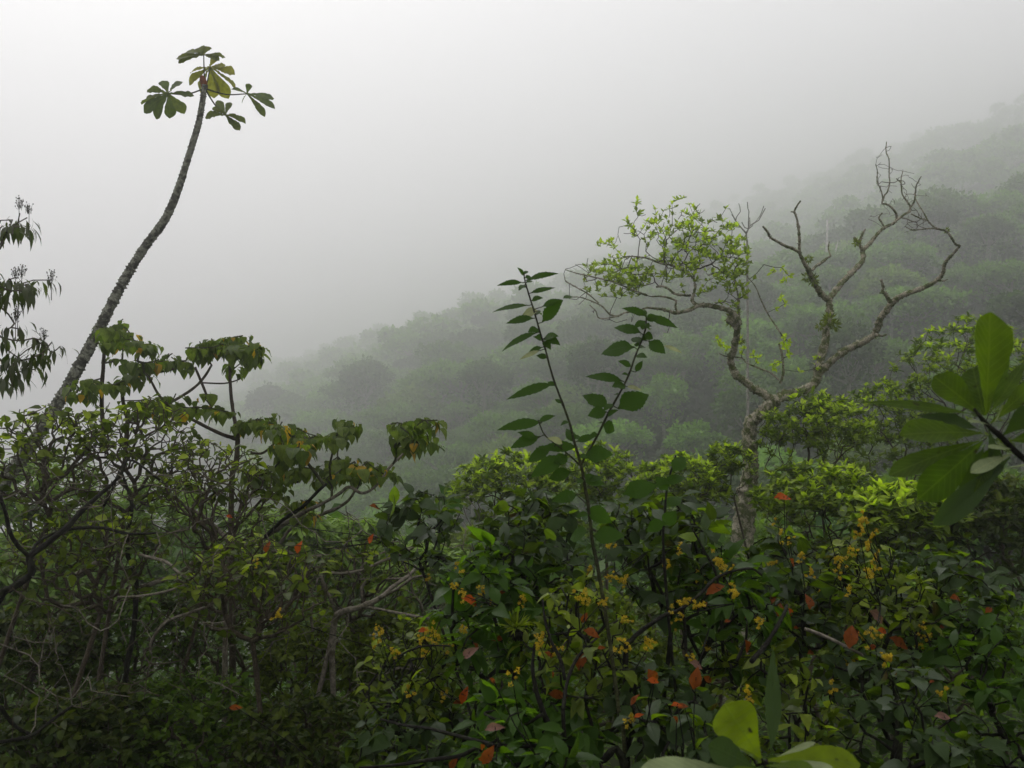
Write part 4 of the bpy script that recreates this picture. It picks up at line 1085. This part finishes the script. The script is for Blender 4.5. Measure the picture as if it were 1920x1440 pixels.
# --- the mossy tree
def mossy():
    d = 11.0
    z6 = Z(2.483, 1340, 260); z5 = Z(3.43, 1050, 280)
    b = P(1385, 1200, d); b[2] = ground_z(b[0], b[1]) - .1
    root = thing('mossy_tree', 'large crooked mossy tree with one leafy limb and bare forked ones', 'tree', b)
    by = 720 - b[2] / d * F
    S = []; RR = []
    def add(name, pts, w, dep, n=5, sides=9, knob=.35, mat='mossy'):
        k = len(pts); ww = np.interp(np.arange(k) / (k - 1), np.linspace(0, 1, len(w)), w)
        ww = np.where(ww > 4, 3.2 + (ww - 4) * .56, ww * .8)
        pts = [(p[0], p[1], q) for p, q in zip(pts, ww)]
        Wp, rr = limb(root, name, pts, d, mat, sides, .16, knob, dep, n + 3)
        S.append(Wp); RR.append((Wp, rr)); return Wp
    add('trunk', [(1378, by), (1385, 1150), (1393, 1000), (1402, 930), (1408, 870), (1406, 800), (1418, 783), (1436, 765), (1452, 757)], [86, 76, 72, 64, 48, 42, 38, 36, 34], [0, 0, 0], 8)
    add('limb', z6([(270,1228),(330,1195),(390,1180),(450,1152),(475,1115),(485,1060),(500,1000),(515,940),(520,880),(535,820),(535,790),(530,750)]), [34, 30, 26, 24, 22, 20], [0, .1, .2], 5)
    add('limb', z6([(530,750),(500,725),(475,690),(450,640),(430,600),(410,565),(395,530),(395,480),(392,430),(382,370),(372,340),(385,310),(400,290)]), [20, 17, 13, 8, 7, 5, 3], [.2, -.2, -.5], 4)
    add('branch', z6([(396,528),(360,510),(330,500),(290,478),(260,460),(245,432),(226,410)]), [9, 7, 6, 5], [-.3, -.8], 4)
    add('branch', z6([(372,342),(355,340)]), [4, 3], [-.5, -.5], 3)
    add('branch', z6([(455,612),(475,590),(500,575),(525,555),(538,545),(530,515),(533,480)]), [7, 7, 4, 2], [-.2, .2], 4)
    add('limb', z6([(532,748),(560,710),(600,660),(640,620),(680,580),(692,550),(690,520),(720,490),(745,460),(770,430),(800,408),(830,395),(860,370),(885,352),(912,338)]), [19, 17, 15, 13, 10, 8, 6, 5], [.2, .6, .8], 4)
    add('branch', z6([(688,520),(672,490),(655,468),(650,462)]), [10, 8, 6], [.5, .4], 4)
    add('branch', z6([(672,492),(682,460),(692,435),(702,420)]), [7, 6, 3], [.5, .5], 4)
    add('branch', z6([(790,415),(775,385),(765,368),(780,345)]), [5, 4, 3], [.7, .7], 3)
    add('branch', z6([(848,380),(845,350),(825,322),(800,305),(780,300),(782,270),(770,230),(757,200),(757,150),(750,120)]), [5, 5, 4, 3, 2.5, 2], [.8, .6], 4)
    add('branch', z6([(782,290),(790,265),(805,245),(815,200),(812,170),(812,100),(798,60),(800,15)]), [4, 3, 2.5, 2], [.8, 1], 4)
    add('branch', z6([(905,340),(910,315),(890,285),(872,255),(868,210),(845,185)]), [5, 4, 3, 2], [.8, .9], 4)
    add('branch', z6([(910,325),(930,290),(935,250),(940,215),(962,175)]), [4, 4, 3, 2], [.8, .6], 4)
    add('branch', z6([(870,240),(868,190),(876,150)]), [3, 2], [.9, .9], 4)
    add('limb', z6([(472,1100),(530,1048),(575,1010),(620,980),(680,952),(740,915),(760,870),(772,838),(800,800),(830,760),(865,735),(900,720),(950,702),(1000,680),(1040,655),(1062,628),(1068,595),(1080,568),(1110,535),(1142,500)]), [24, 22, 20, 19, 18, 15, 13, 11, 9, 6], [.1, -.5, -1.0], 4)
    add('branch', z6([(1142,500),(1120,490),(1105,465),(1080,432),(1050,422),(1020,410),(990,380),(960,372),(915,350)]), [6, 5, 4, 3, 3], [-1, -1.2], 4)
    add('branch', z6([(1060,425),(1010,418),(965,422),(920,425),(885,408)]), [3.5, 3, 2], [-1.1, -.9], 4)
    add('branch', z6([(1000,395),(970,340),(940,290),(930,255)]), [3, 3, 2], [-1.1, -.9], 4)
    add('branch', z6([(820,762),(805,740),(795,722),(782,712),(785,690),(775,655)]), [12, 10, 7, 6], [-.7, -.8], 4)
    add('branch', z6([(790,718),(768,718)]), [4, 3], [-.8, -.8], 3)
    add('branch', z6([(752,912),(780,918),(800,912)]), [7, 5, 3], [-.5, -.4], 3)
    add('branch', z6([(1035,658),(1060,662),(1085,655)]), [4, 3, 2], [-.9, -.8], 3)
    # leafy limb
    lw = add('limb', z6([(268,1222),(225,1185),(180,1160),(140,1130),(100,1102),(82,1065),(74,1025),(88,985),(97,945),(104,905),(108,870)]) + z5([(1150,1100),(1110,1050),(1060,1028),(1000,1012),(940,1003),(885,1005)]), [26, 24, 22, 20, 20, 19, 18, 16, 14, 13], [.1, .2, -.2, -.2], 4)
    knot = P(1371, 603, d - .1)
    lf = [add('branch', z5([(885,1005),(852,972),(862,920),(870,880),(860,820),(880,760)]), [9, 9, 7, 5, 4], [-.2, 0], 4),
          add('branch', z5([(885,1005),(825,1035),(745,1052),(700,1040),(655,1028),(600,1022),(560,1018)]), [11, 10, 8, 6, 5], [-.2, -.5], 4),
          add('branch', z5([(755,1048),(742,1010),(745,975),(700,955),(640,945),(590,948)]), [6, 5, 4, 3], [-.3, -.3], 4),
          add('branch', z5([(840,940),(790,938),(740,930),(700,900),(660,882),(620,885)]), [6, 6, 5, 4], [-.1, .3], 4),
          add('branch', z5([(860,830),(800,780),(720,745),(650,735),(560,700),(480,690),(410,690)]), [5, 5, 4, 3], [-.1, -.5], 4),
          add('branch', z5([(1150,1080),(1148,1020),(1150,960),(1130,880),(1110,820),(1040,790),(950,810)]), [7, 5, 4, 4, 3], [-.1, .5], 4),
          add('branch', z5([(560,1018),(500,1040),(420,1050),(370,1072),(320,1060),(270,1010),(200,975),(120,950),(40,955)]), [5, 4, 4, 3, 2], [-.5, -.9], 4),
          add('branch', z5([(370,1072),(310,1085),(250,1085),(230,1040),(190,1000)]), [3, 3, 2], [-.7, -.7], 4),
          add('branch', z5([(560,940),(460,900),(330,850),(210,820),(120,800),(35,775)]), [4, 3, 3, 2], [-.4, -.9], 4),
          add('branch', z5([(250,990),(180,930),(110,890),(40,850),(30,820)]), [3, 3, 2], [-.8, -.8], 4)]
    limb(root, 'knot', [(1366, 590, 6), (1370, 600, 15), (1378, 608, 15), (1384, 622, 8)], d, 'mossy', 8, .2, .2, [-.1, -.1], 3)
    # small inner stems
    st = [add('branch', z6([(305,1140),(318,1100),(318,1040),(310,990),(300,955)]), [7, 6, 5], [.1, 0], 4),
          add('branch', z6([(300,1125),(260,1090),(205,1068),(150,1045),(125,1020),(60,1015),(20,1000)]), [4, 4, 3, 2], [.1, .3], 4),
          add('branch', z6([(322,930),(290,880),(250,820),(215,750),(190,690),(150,640)]), [4, 3, 2], [0, .3], 4)]
    # twigs through the crown
    def region(cx, cy, rx, ry, n, dy=.6, top=0):
        q = ell_pts((0, 0, 0), (1, 1, 1), n, .3)
        return np.array([P(cx + a * rx, cy - c * ry, d - .2 + b_ * dy) for a, b_, c in q])
    tips = np.concatenate([region(1325, 475, 94, 76, 180, .8), region(1255, 430, 85, 48, 60, .7), region(1160, 520, 72, 46, 125, .6), region(1378, 520, 40, 74, 85, .5), region(1250, 500, 90, 40, 50, .6),
            np.array([P(a, c, d + rng.uniform(-.4, .4)) for a, c in z5([(495,330),(490,360),(610,380),(520,400),(720,340),(750,370),(795,310),(830,350),(860,370),(1070,375),(670,390),(430,460),(470,490),(240,620),(285,610),(335,590),(350,630),(150,800),(230,730),(270,740),(590,540),(650,520),(170,905)])])])
    nodes, par, w = attach(root, np.concatenate([x[1:] for x in lf] + [lw[-12:]]), tips, 'twig', .0026, .25, 4, .38)
    dat = leaf_on_tree(nodes, par, w, 7, .062, 'card', 'whorl', 'whorl', 1, 1, .52, 1.0)
    leaf_obj('foliage', dat, M['crownw'], root)
    # bare outer twigs
    bt = np.array([P(a, c, d + rng.uniform(-.5, .3)) for a, c in z5([(35,770),(100,740),(60,860),(180,700),(30,830),(120,740),(380,500),(370,560),(390,600),(410,540),(550,420),(620,430),(700,440),(580,470),(900,350),(930,390),(860,400),(800,430),(980,440),(1010,470),(760,450),(670,470),(60,960),(120,1000),(250,1085),(210,1040),(320,1095),(460,1110),(470,1060),(430,1095),(700,1090),(650,1120),(690,1180),(710,1130)])])
    nodes, par, w = attach(root, np.concatenate([x[1:] for x in lf] + [nodes[w < 4][::3]]), bt, 'twig', .0034, .15, 4)
    # twiglets on the bare limbs
    bt = []
    for (x0, y0, x1, y1, k) in ((745,20,830,280,26),(830,140,970,340,34),(880,340,1000,420,22),(700,300,860,400,8),(980,250,1000,380,4),(860,410,1010,440,6)):
        for _ in range(k):
            a, c = z6([(rng.uniform(x0, x1), rng.uniform(y0, y1))])[0]; bt.append(P(a, c, d + .6 + rng.uniform(-.3, .3)))
    nodes, par, w = attach(root, np.concatenate([S[i] for i in (2, 6, 10, 11, 12, 13, 14, 16, 17, 18)]), np.array(bt), 'pale', .0026, .1, 4)
    # sprouts of pale leaves on inner stems
    bt = np.array([P(a + rng.normal() * 3, c + rng.normal() * 3, d + rng.uniform(-.2, .2)) for a, c in z6([(100,905),(110,925),(20,930),(25,960),(180,1000),(190,1015),(270,1050),(275,1065),(320,930),(330,950),(325,970),(340,960),(330,990),(325,1010),(270,620),(300,610),(340,630),(310,660),(300,745),(325,770),(485,1025),(500,1045),(470,1070),(140,990),(60,965),(240,600)])])
    nodes, par, w = attach(root, np.concatenate(st), bt, 'green', .0030, .1, 4)
    for t in np.where((w == 1) & (par >= 0))[0]:
        w2 = np.where(np.arange(len(w)) == t, 1, 9)
        e = unit(nodes[t] - nodes[par[t]]); k = 9
        dd = unit(e + .8 * rng.normal(size=(k, 3)) + [0, 0, .3]); L = rng.uniform(.03, .08, k)
        leaf_obj('sprout', cards(np.tile(nodes[t], (k, 1)), dd, rand_dirs(k), L, L * .45, tint=rng.uniform(.2, 1, k)), M['crownw'], root)
    # fine moss all over the limbs
    Q = []
    for Wp, rr in RR:
        ln = np.linalg.norm(np.diff(Wp, axis=0), axis=1)
        for i in range(len(ln)):
            k = int(ln[i] * rr[i] * 26000 * .5) if Wp[i, 2] > -3 else 0
            if k:
                v = rand_dirs(k); t = rng.random(k)[:, None]
                Q.append(np.concatenate([Wp[i] * (1 - t) + Wp[i + 1] * t + v * rr[i] * .95, v], 1))
    Q = np.concatenate(Q); n = len(Q); L = rng.uniform(.006, .020, n)
    keep = rng.random(n) < .35 + .65 * (np.sin(Q[:, 0] * 9) * np.sin(Q[:, 2] * 7) > 0)
    Q, L = Q[keep], L[keep]; n = len(Q)
    leaf_obj('moss', cards(Q[:, :3], unit(Q[:, 3:] + .6 * rng.normal(size=(n, 3))), rand_dirs(n), L, L * .5, tint=rng.random(n) ** 3), M['mossleaf'], root)
    # moss and epiphytes on the forks
    for a, c, s in [(1555, 600, .10), (1565, 610, .08), (1537, 612, .06), (1525, 525, .08), (1512, 520, .07), (1372, 600, .10), (1606, 455, .06), (1390, 640, .05), (1640, 628, .05), (1775, 432, .04), (1516, 486, .06)]:
        n = 90; v = rand_dirs(n); c0 = P(a, c, d)
        L = s * rng.uniform(.4, 1.0, n)
        leaf_obj('moss_tuft', cards(c0 + v * s * .3, unit(v + [0, 0, -.1]), rand_dirs(n), L, L * .25, tint=rng.random(n) * .6), M['olive'], root)
mossy()

# --- thin bare tree behind the leafy limb
def thin_tree():
    d = 24.0; z5 = Z(3.43, 1050, 280)
    b = P(1402, 900, d); b[2] = ground_z(b[0], b[1])
    root = thing('thin_bare_tree', 'thin leafless tree fading in the mist behind the leafy crown of the mossy tree', 'tree', b)
    W_, _ = limb(root, 'trunk', [(1404, 720 - b[2] / d * F, 7), (1402, 700, 5)] + z5([(1205,660,4),(1200,590,3.5),(1198,540,3)]), d, 'grey', 6)
    tips = np.array([P(a, c, d + rng.uniform(-.6, .6)) for a, c in z5([(1310,365),(1285,430),(1240,490),(1215,400),(1205,340),(1160,400),(1130,460),(1105,420),(1090,380),(1150,350),(1170,470),(1320,380),(1220,440)])])
    attach(root, W_[-4:], tips, 'grey', .012, .6, 4)
thin_tree()

# --- glossy rosettes close to the viewer
def rosette(name, label, stem, d, LV, z, mat='big', base_off=None):
    s = stem
    root = thing(name, label, 'branch', P(s[0][0], s[0][1], d))
    limb(root, 'stem', s, d, 'dark', 8, .05, .1, [0, 0], 5)
    for (b0, t0, w_, prof, dep, drp, nrm, mt, tn) in LV:
        (bx, by_), (tx, ty) = z([b0, t0])
        A = P(bx, by_, d); T = P(tx, ty, d + dep)
        dd = T - A; L = np.linalg.norm(dd)
        wd = w_ / z.s / F * d
        nr = unit(np.array(nrm, float))
        if drp: dd = dd + nr * L * drp * .5
        lf = leaf_obj('leaf' if mt != 'budleaf' else 'young_leaf', leaves(A[None], dd[None], nr[None], np.array([L * (1 + .25 * abs(drp))]), np.array([wd * .95]), prof, np.array([drp]), .22, .018, 0, 4, np.array([tn])), M[mt], root)
        if mt == 'budleaf': lf['label'] = 'small pale silvery young leaf'
class ZZ:
    def __init__(s, k, ox, oy): s.s, s.ox, s.oy = k, ox, oy
    def __call__(s, pts): return [(p[0] / s.s + s.ox, p[1] / s.s + s.oy) for p in pts]
z7 = ZZ(3.0, 1560, 560)
rosette('glossy_rosette', 'large dark glossy rosette of broad leaves reaching in from the photo edge, out of focus', [(2100, 960, 14), (1990, 905, 13), (1920, 860, 12), (1880, 822, 11), (1850, 795, 9), (1835, 777, 8), (1826, 766, 5)], 1.15, [
    ((862,655),(895,72),250,'obov',.02,.04,(.15,-1,.1),'big',.22),
    ((845,655),(572,432),190,'obov',.03,.05,(-.3,-.9,.5),'big',.15),
    ((858,660),(790,385),175,'obov',.05,.03,(-.5,-.9,.2),'big',.10),
    ((800,650),(140,560),88,'lance',.03,.10,(.1,-.8,.6),'big',.10),
    ((850,760),(400,745),190,'obov',-.04,.12,(.1,-.8,.7),'big',.15),
    ((830,800),(318,978),158,'obov',.0,.12,(0,-.75,.7),'big',.12),
    ((880,640),(1000,150),150,'lance',.06,.05,(.2,-1,.2),'big',.1),
    ((840,740),(470,640),120,'lance',.03,.10,(.1,-.8,.6),'dark',.1),
    ((860,820),(700,1180),130,'lance',-.02,.12,(.3,-.9,.4),'dark',.1),
    ((900,820),(820,1080),110,'lance',-.05,.12,(.3,-.9,.4),'big',.05),
    ((850,800),(500,1120),200,'obov',-.04,.15,(.2,-.9,.5),'big',.05),
    ((1000,890),(600,1265),150,'obov',-.08,.12,(.4,-.8,.4),'dark',.0),
    ((885,650),(1110,320),95,'lance',.06,.05,(-.3,-1,.3),'big',.15),
    ((890,700),(1160,460),110,'obov',.03,.05,(.3,-1,.3),'big',.2),
    ((960,770),(1140,620),120,'obov',-.03,.05,(.2,-1,.4),'dark',.0),
    ((1000,800),(1220,760),120,'obov',-.03,.05,(.2,-1,.5),'big',.1),
    ((880,730),(930,1000),110,'obov',-.02,.10,(.2,-1,.3),'dark',.0),
    ((902,712),(965,600),55,'obov',-.04,.05,(.4,-1,.4),'budleaf',.0),
    ((895,715),(770,678),42,'obov',-.03,.1,(0,-.6,1),'budleaf',.0),
    ((1020,850),(885,828),56,'obov',-.03,.1,(0,-.7,1),'budleaf',.0),
    ((1010,875),(790,965),84,'obov',-.05,.1,(.1,-.7,.8),'budleaf',.0),
    ((950,960),(1180,925),64,'obov',-.05,.1,(.1,-.7,.8),'budleaf',.0),
    ((1080,1130),(1250,1250),200,'obov',-.05,.1,(.1,-.9,.4),'dark',.0),
], z7)
z8 = ZZ(3.43, 1140, 1180)
rosette('fleshy_rosette', 'fleshy yellow-green rosette of rounded leaves at the bottom edge, out of focus', [(1480, 1620, 16), (1455, 1540, 14), (1440, 1470, 12), (1436, 1425, 9)], 1.05, [
    ((985,830),(745,480),330,'obov',.03,.10,(-.25,-1,.45),'big',.85),
    ((1000,850),(1650,820),200,'obov',.0,.30,(.1,-.75,.8),'big',.8),
    ((1050,820),(1068,95),165,'lance',.10,.03,(.3,-1,.1),'dark',.5),
    ((985,860),(790,560),250,'obov',.08,.10,(-.5,-.9,.5),'big',.5),
    ((900,930),(215,870),190,'obov',-.04,.18,(.1,-.55,1),'budleaf',.0),
    ((950,900),(660,740),190,'obov',-.02,.12,(.1,-.8,.7),'dark',.6),
    ((1090,820),(1330,725),60,'obov',-.03,.05,(0,-.7,1),'budleaf',.0),
    ((1090,850),(1440,870),60,'obov',-.05,.1,(0,-.6,1),'budleaf',.0),
    ((1000,880),(1300,870),110,'obov',-.08,.12,(0,-.7,.9),'big',.2),
    ((980,900),(820,960),160,'obov',-.08,.15,(0,-.7,.7),'big',.3),
], z8)

# --- bristly epiphyte tuft
def tuft():
    d = 2.9
    c = P(968, 1178, d)
    root = thing('bristly_tuft', 'small bristly air plant with yellowish blades perched in the flowering shrub', 'air plant', c)
    n = 70; v = rand_dirs(n); v[:, 2] = np.abs(v[:, 2]) + .15; v = unit(v)
    leaf_obj('blades', leaves(np.tile(c, (n, 1)), v, rand_dirs(n), rng.uniform(.045, .085, n), np.full(n, .006), 'lance', .35, .1, 0, 0, 1, rng.random(n)), M['olive'], root)
    m = 60; q = rand_dirs(m)
    mesh('root_ball', *sticks(c + q * .004 + [0, 0, -.01], c + q * .024 + [0, 0, -.018], np.full(m, .006), np.full(m, .002), 4), B['dark'], root)
tuft()

# --- curving near branches at the bottom of the frame
def low_branches():
    d = 2.45
    z = Z(2.666, 560, 900)
    b = P(1250, 1560, d); b[2] = ground_z(b[0], b[1])
    root = thing('sprawling_stem', 'dark crooked woody stems sprawling low across the bottom edge under the flowering shrubs', 'shrub', b)
    by = 720 - b[2] / d * F
    L = [([(1250, by, 16), (1180, 1480, 15)] + z([(1500,1410,13),(1380,1360,13),(1300,1310,12),(1240,1200,11),(1190,1060,9),(1170,940,7),(1180,820,5)]), [0, .1]),
         (z([(1340,1330,10),(1200,1328,8),(1050,1330,8),(920,1330,8),(800,1380,8),(650,1400,7),(480,1425,6),(300,1440,5)]), [0, -.1]),
         (z([(960,1320,7),(880,1300,7),(760,1270,7),(640,1240,6),(520,1225,5),(410,1195,4)]), [-.1, .1]),
         (z([(1330,1000,7),(1310,900,7),(1260,800,6),(1230,690,5),(1220,600,4)]), [0, .1]),
         (z([(1320,1150,8),(1345,1000,7),(1400,880,6),(1490,790,5)]), [0, .2]),
         (z([(1330,1300,8),(1320,1150,8)]), [0, 0]),
         (z([(760,830,3),(640,828,4),(560,850,4),(500,880,3)]), [.2, .2]),
         (z([(1220,1170,6),(1100,1230,6),(930,1170,5),(1010,1150,4)]), [0, .2])]
    for i, (p, dep) in enumerate(L):
        limb(root, 'stem' if i == 0 else 'branch', p, d, 'dark', 7, .07, .25, dep)
    z = Z(3.6, 1120, 840)
    d2 = 2.7
    b2 = P(1180, 1500, d2); b2[2] = ground_z(b2[0], b2[1])
    root2 = thing('arching_stem', 'dark arching stem bending over in front of the mossy tree trunk', 'shrub', b2)
    L = [([(1180, 1560, 12)] + z([(190,1440,10),(230,1300,9),(330,1210,9),(450,1130,8),(560,1090,7),(700,980,6),(800,880,6),(920,830,5),(1040,815,5),(1110,860,4)]), [0, .1]),
         (z([(600,1440,6),(590,1200,6),(570,1080,5),(560,1000,3)]), [.1, .1]),
         (z([(850,1400,6),(840,1200,6),(820,950,5),(790,820,5),(720,690,4),(640,540,3)]), [.3, .3]),
         (z([(1040,1440,10),(1150,1310,9),(1260,1120,7),(1280,1060,5)]), [0, .2]),
         (z([(940,1440,6),(1000,1300,5),(1010,1190,4)]), [.1, .2]),
         (z([(1400,1220,7),(1530,1270,7),(1680,1340,6),(1790,1400,6)]), [.1, .1])]
    for i, (p, dep) in enumerate(L):
        limb(root2, 'stem' if i == 0 else 'branch', p, d2, 'dark' if i != 5 else 'pale', 7, .07, .25, dep)
low_branches()

# ------------------------------------------------------------------ haze
def haze():
    x0, x1, y0, y1, z0, z1 = -465, 625, -45, 865, -130, 146
    V = [(x, y, z) for z in (z0, z1) for x, y in ((x0, y0), (x1, y0), (x1, y1), (x0, y1))]
    q = [[0, 3, 2, 1], [4, 5, 6, 7], [0, 1, 5, 4], [1, 2, 6, 5], [2, 3, 7, 6], [3, 0, 4, 7]]
    m, t = new_mat('mist'); o = t.nodes.new("ShaderNodeOutputMaterial"); v = t.nodes.new("ShaderNodeVolumePrincipled")
    v.inputs["Color"].default_value = (.971, .970, .974, 1); v.inputs["Density"].default_value = HAZE_DENSITY; v.inputs["Anisotropy"].default_value = .80
    t.links.new(v.outputs[0], o.inputs["Volume"])
    h = mesh('haze', V, np.array(q).ravel(), np.full(6, 4), m, smooth=False)
    tag(h, 'pale mist filling the valley', None, None, 'stuff')
haze()
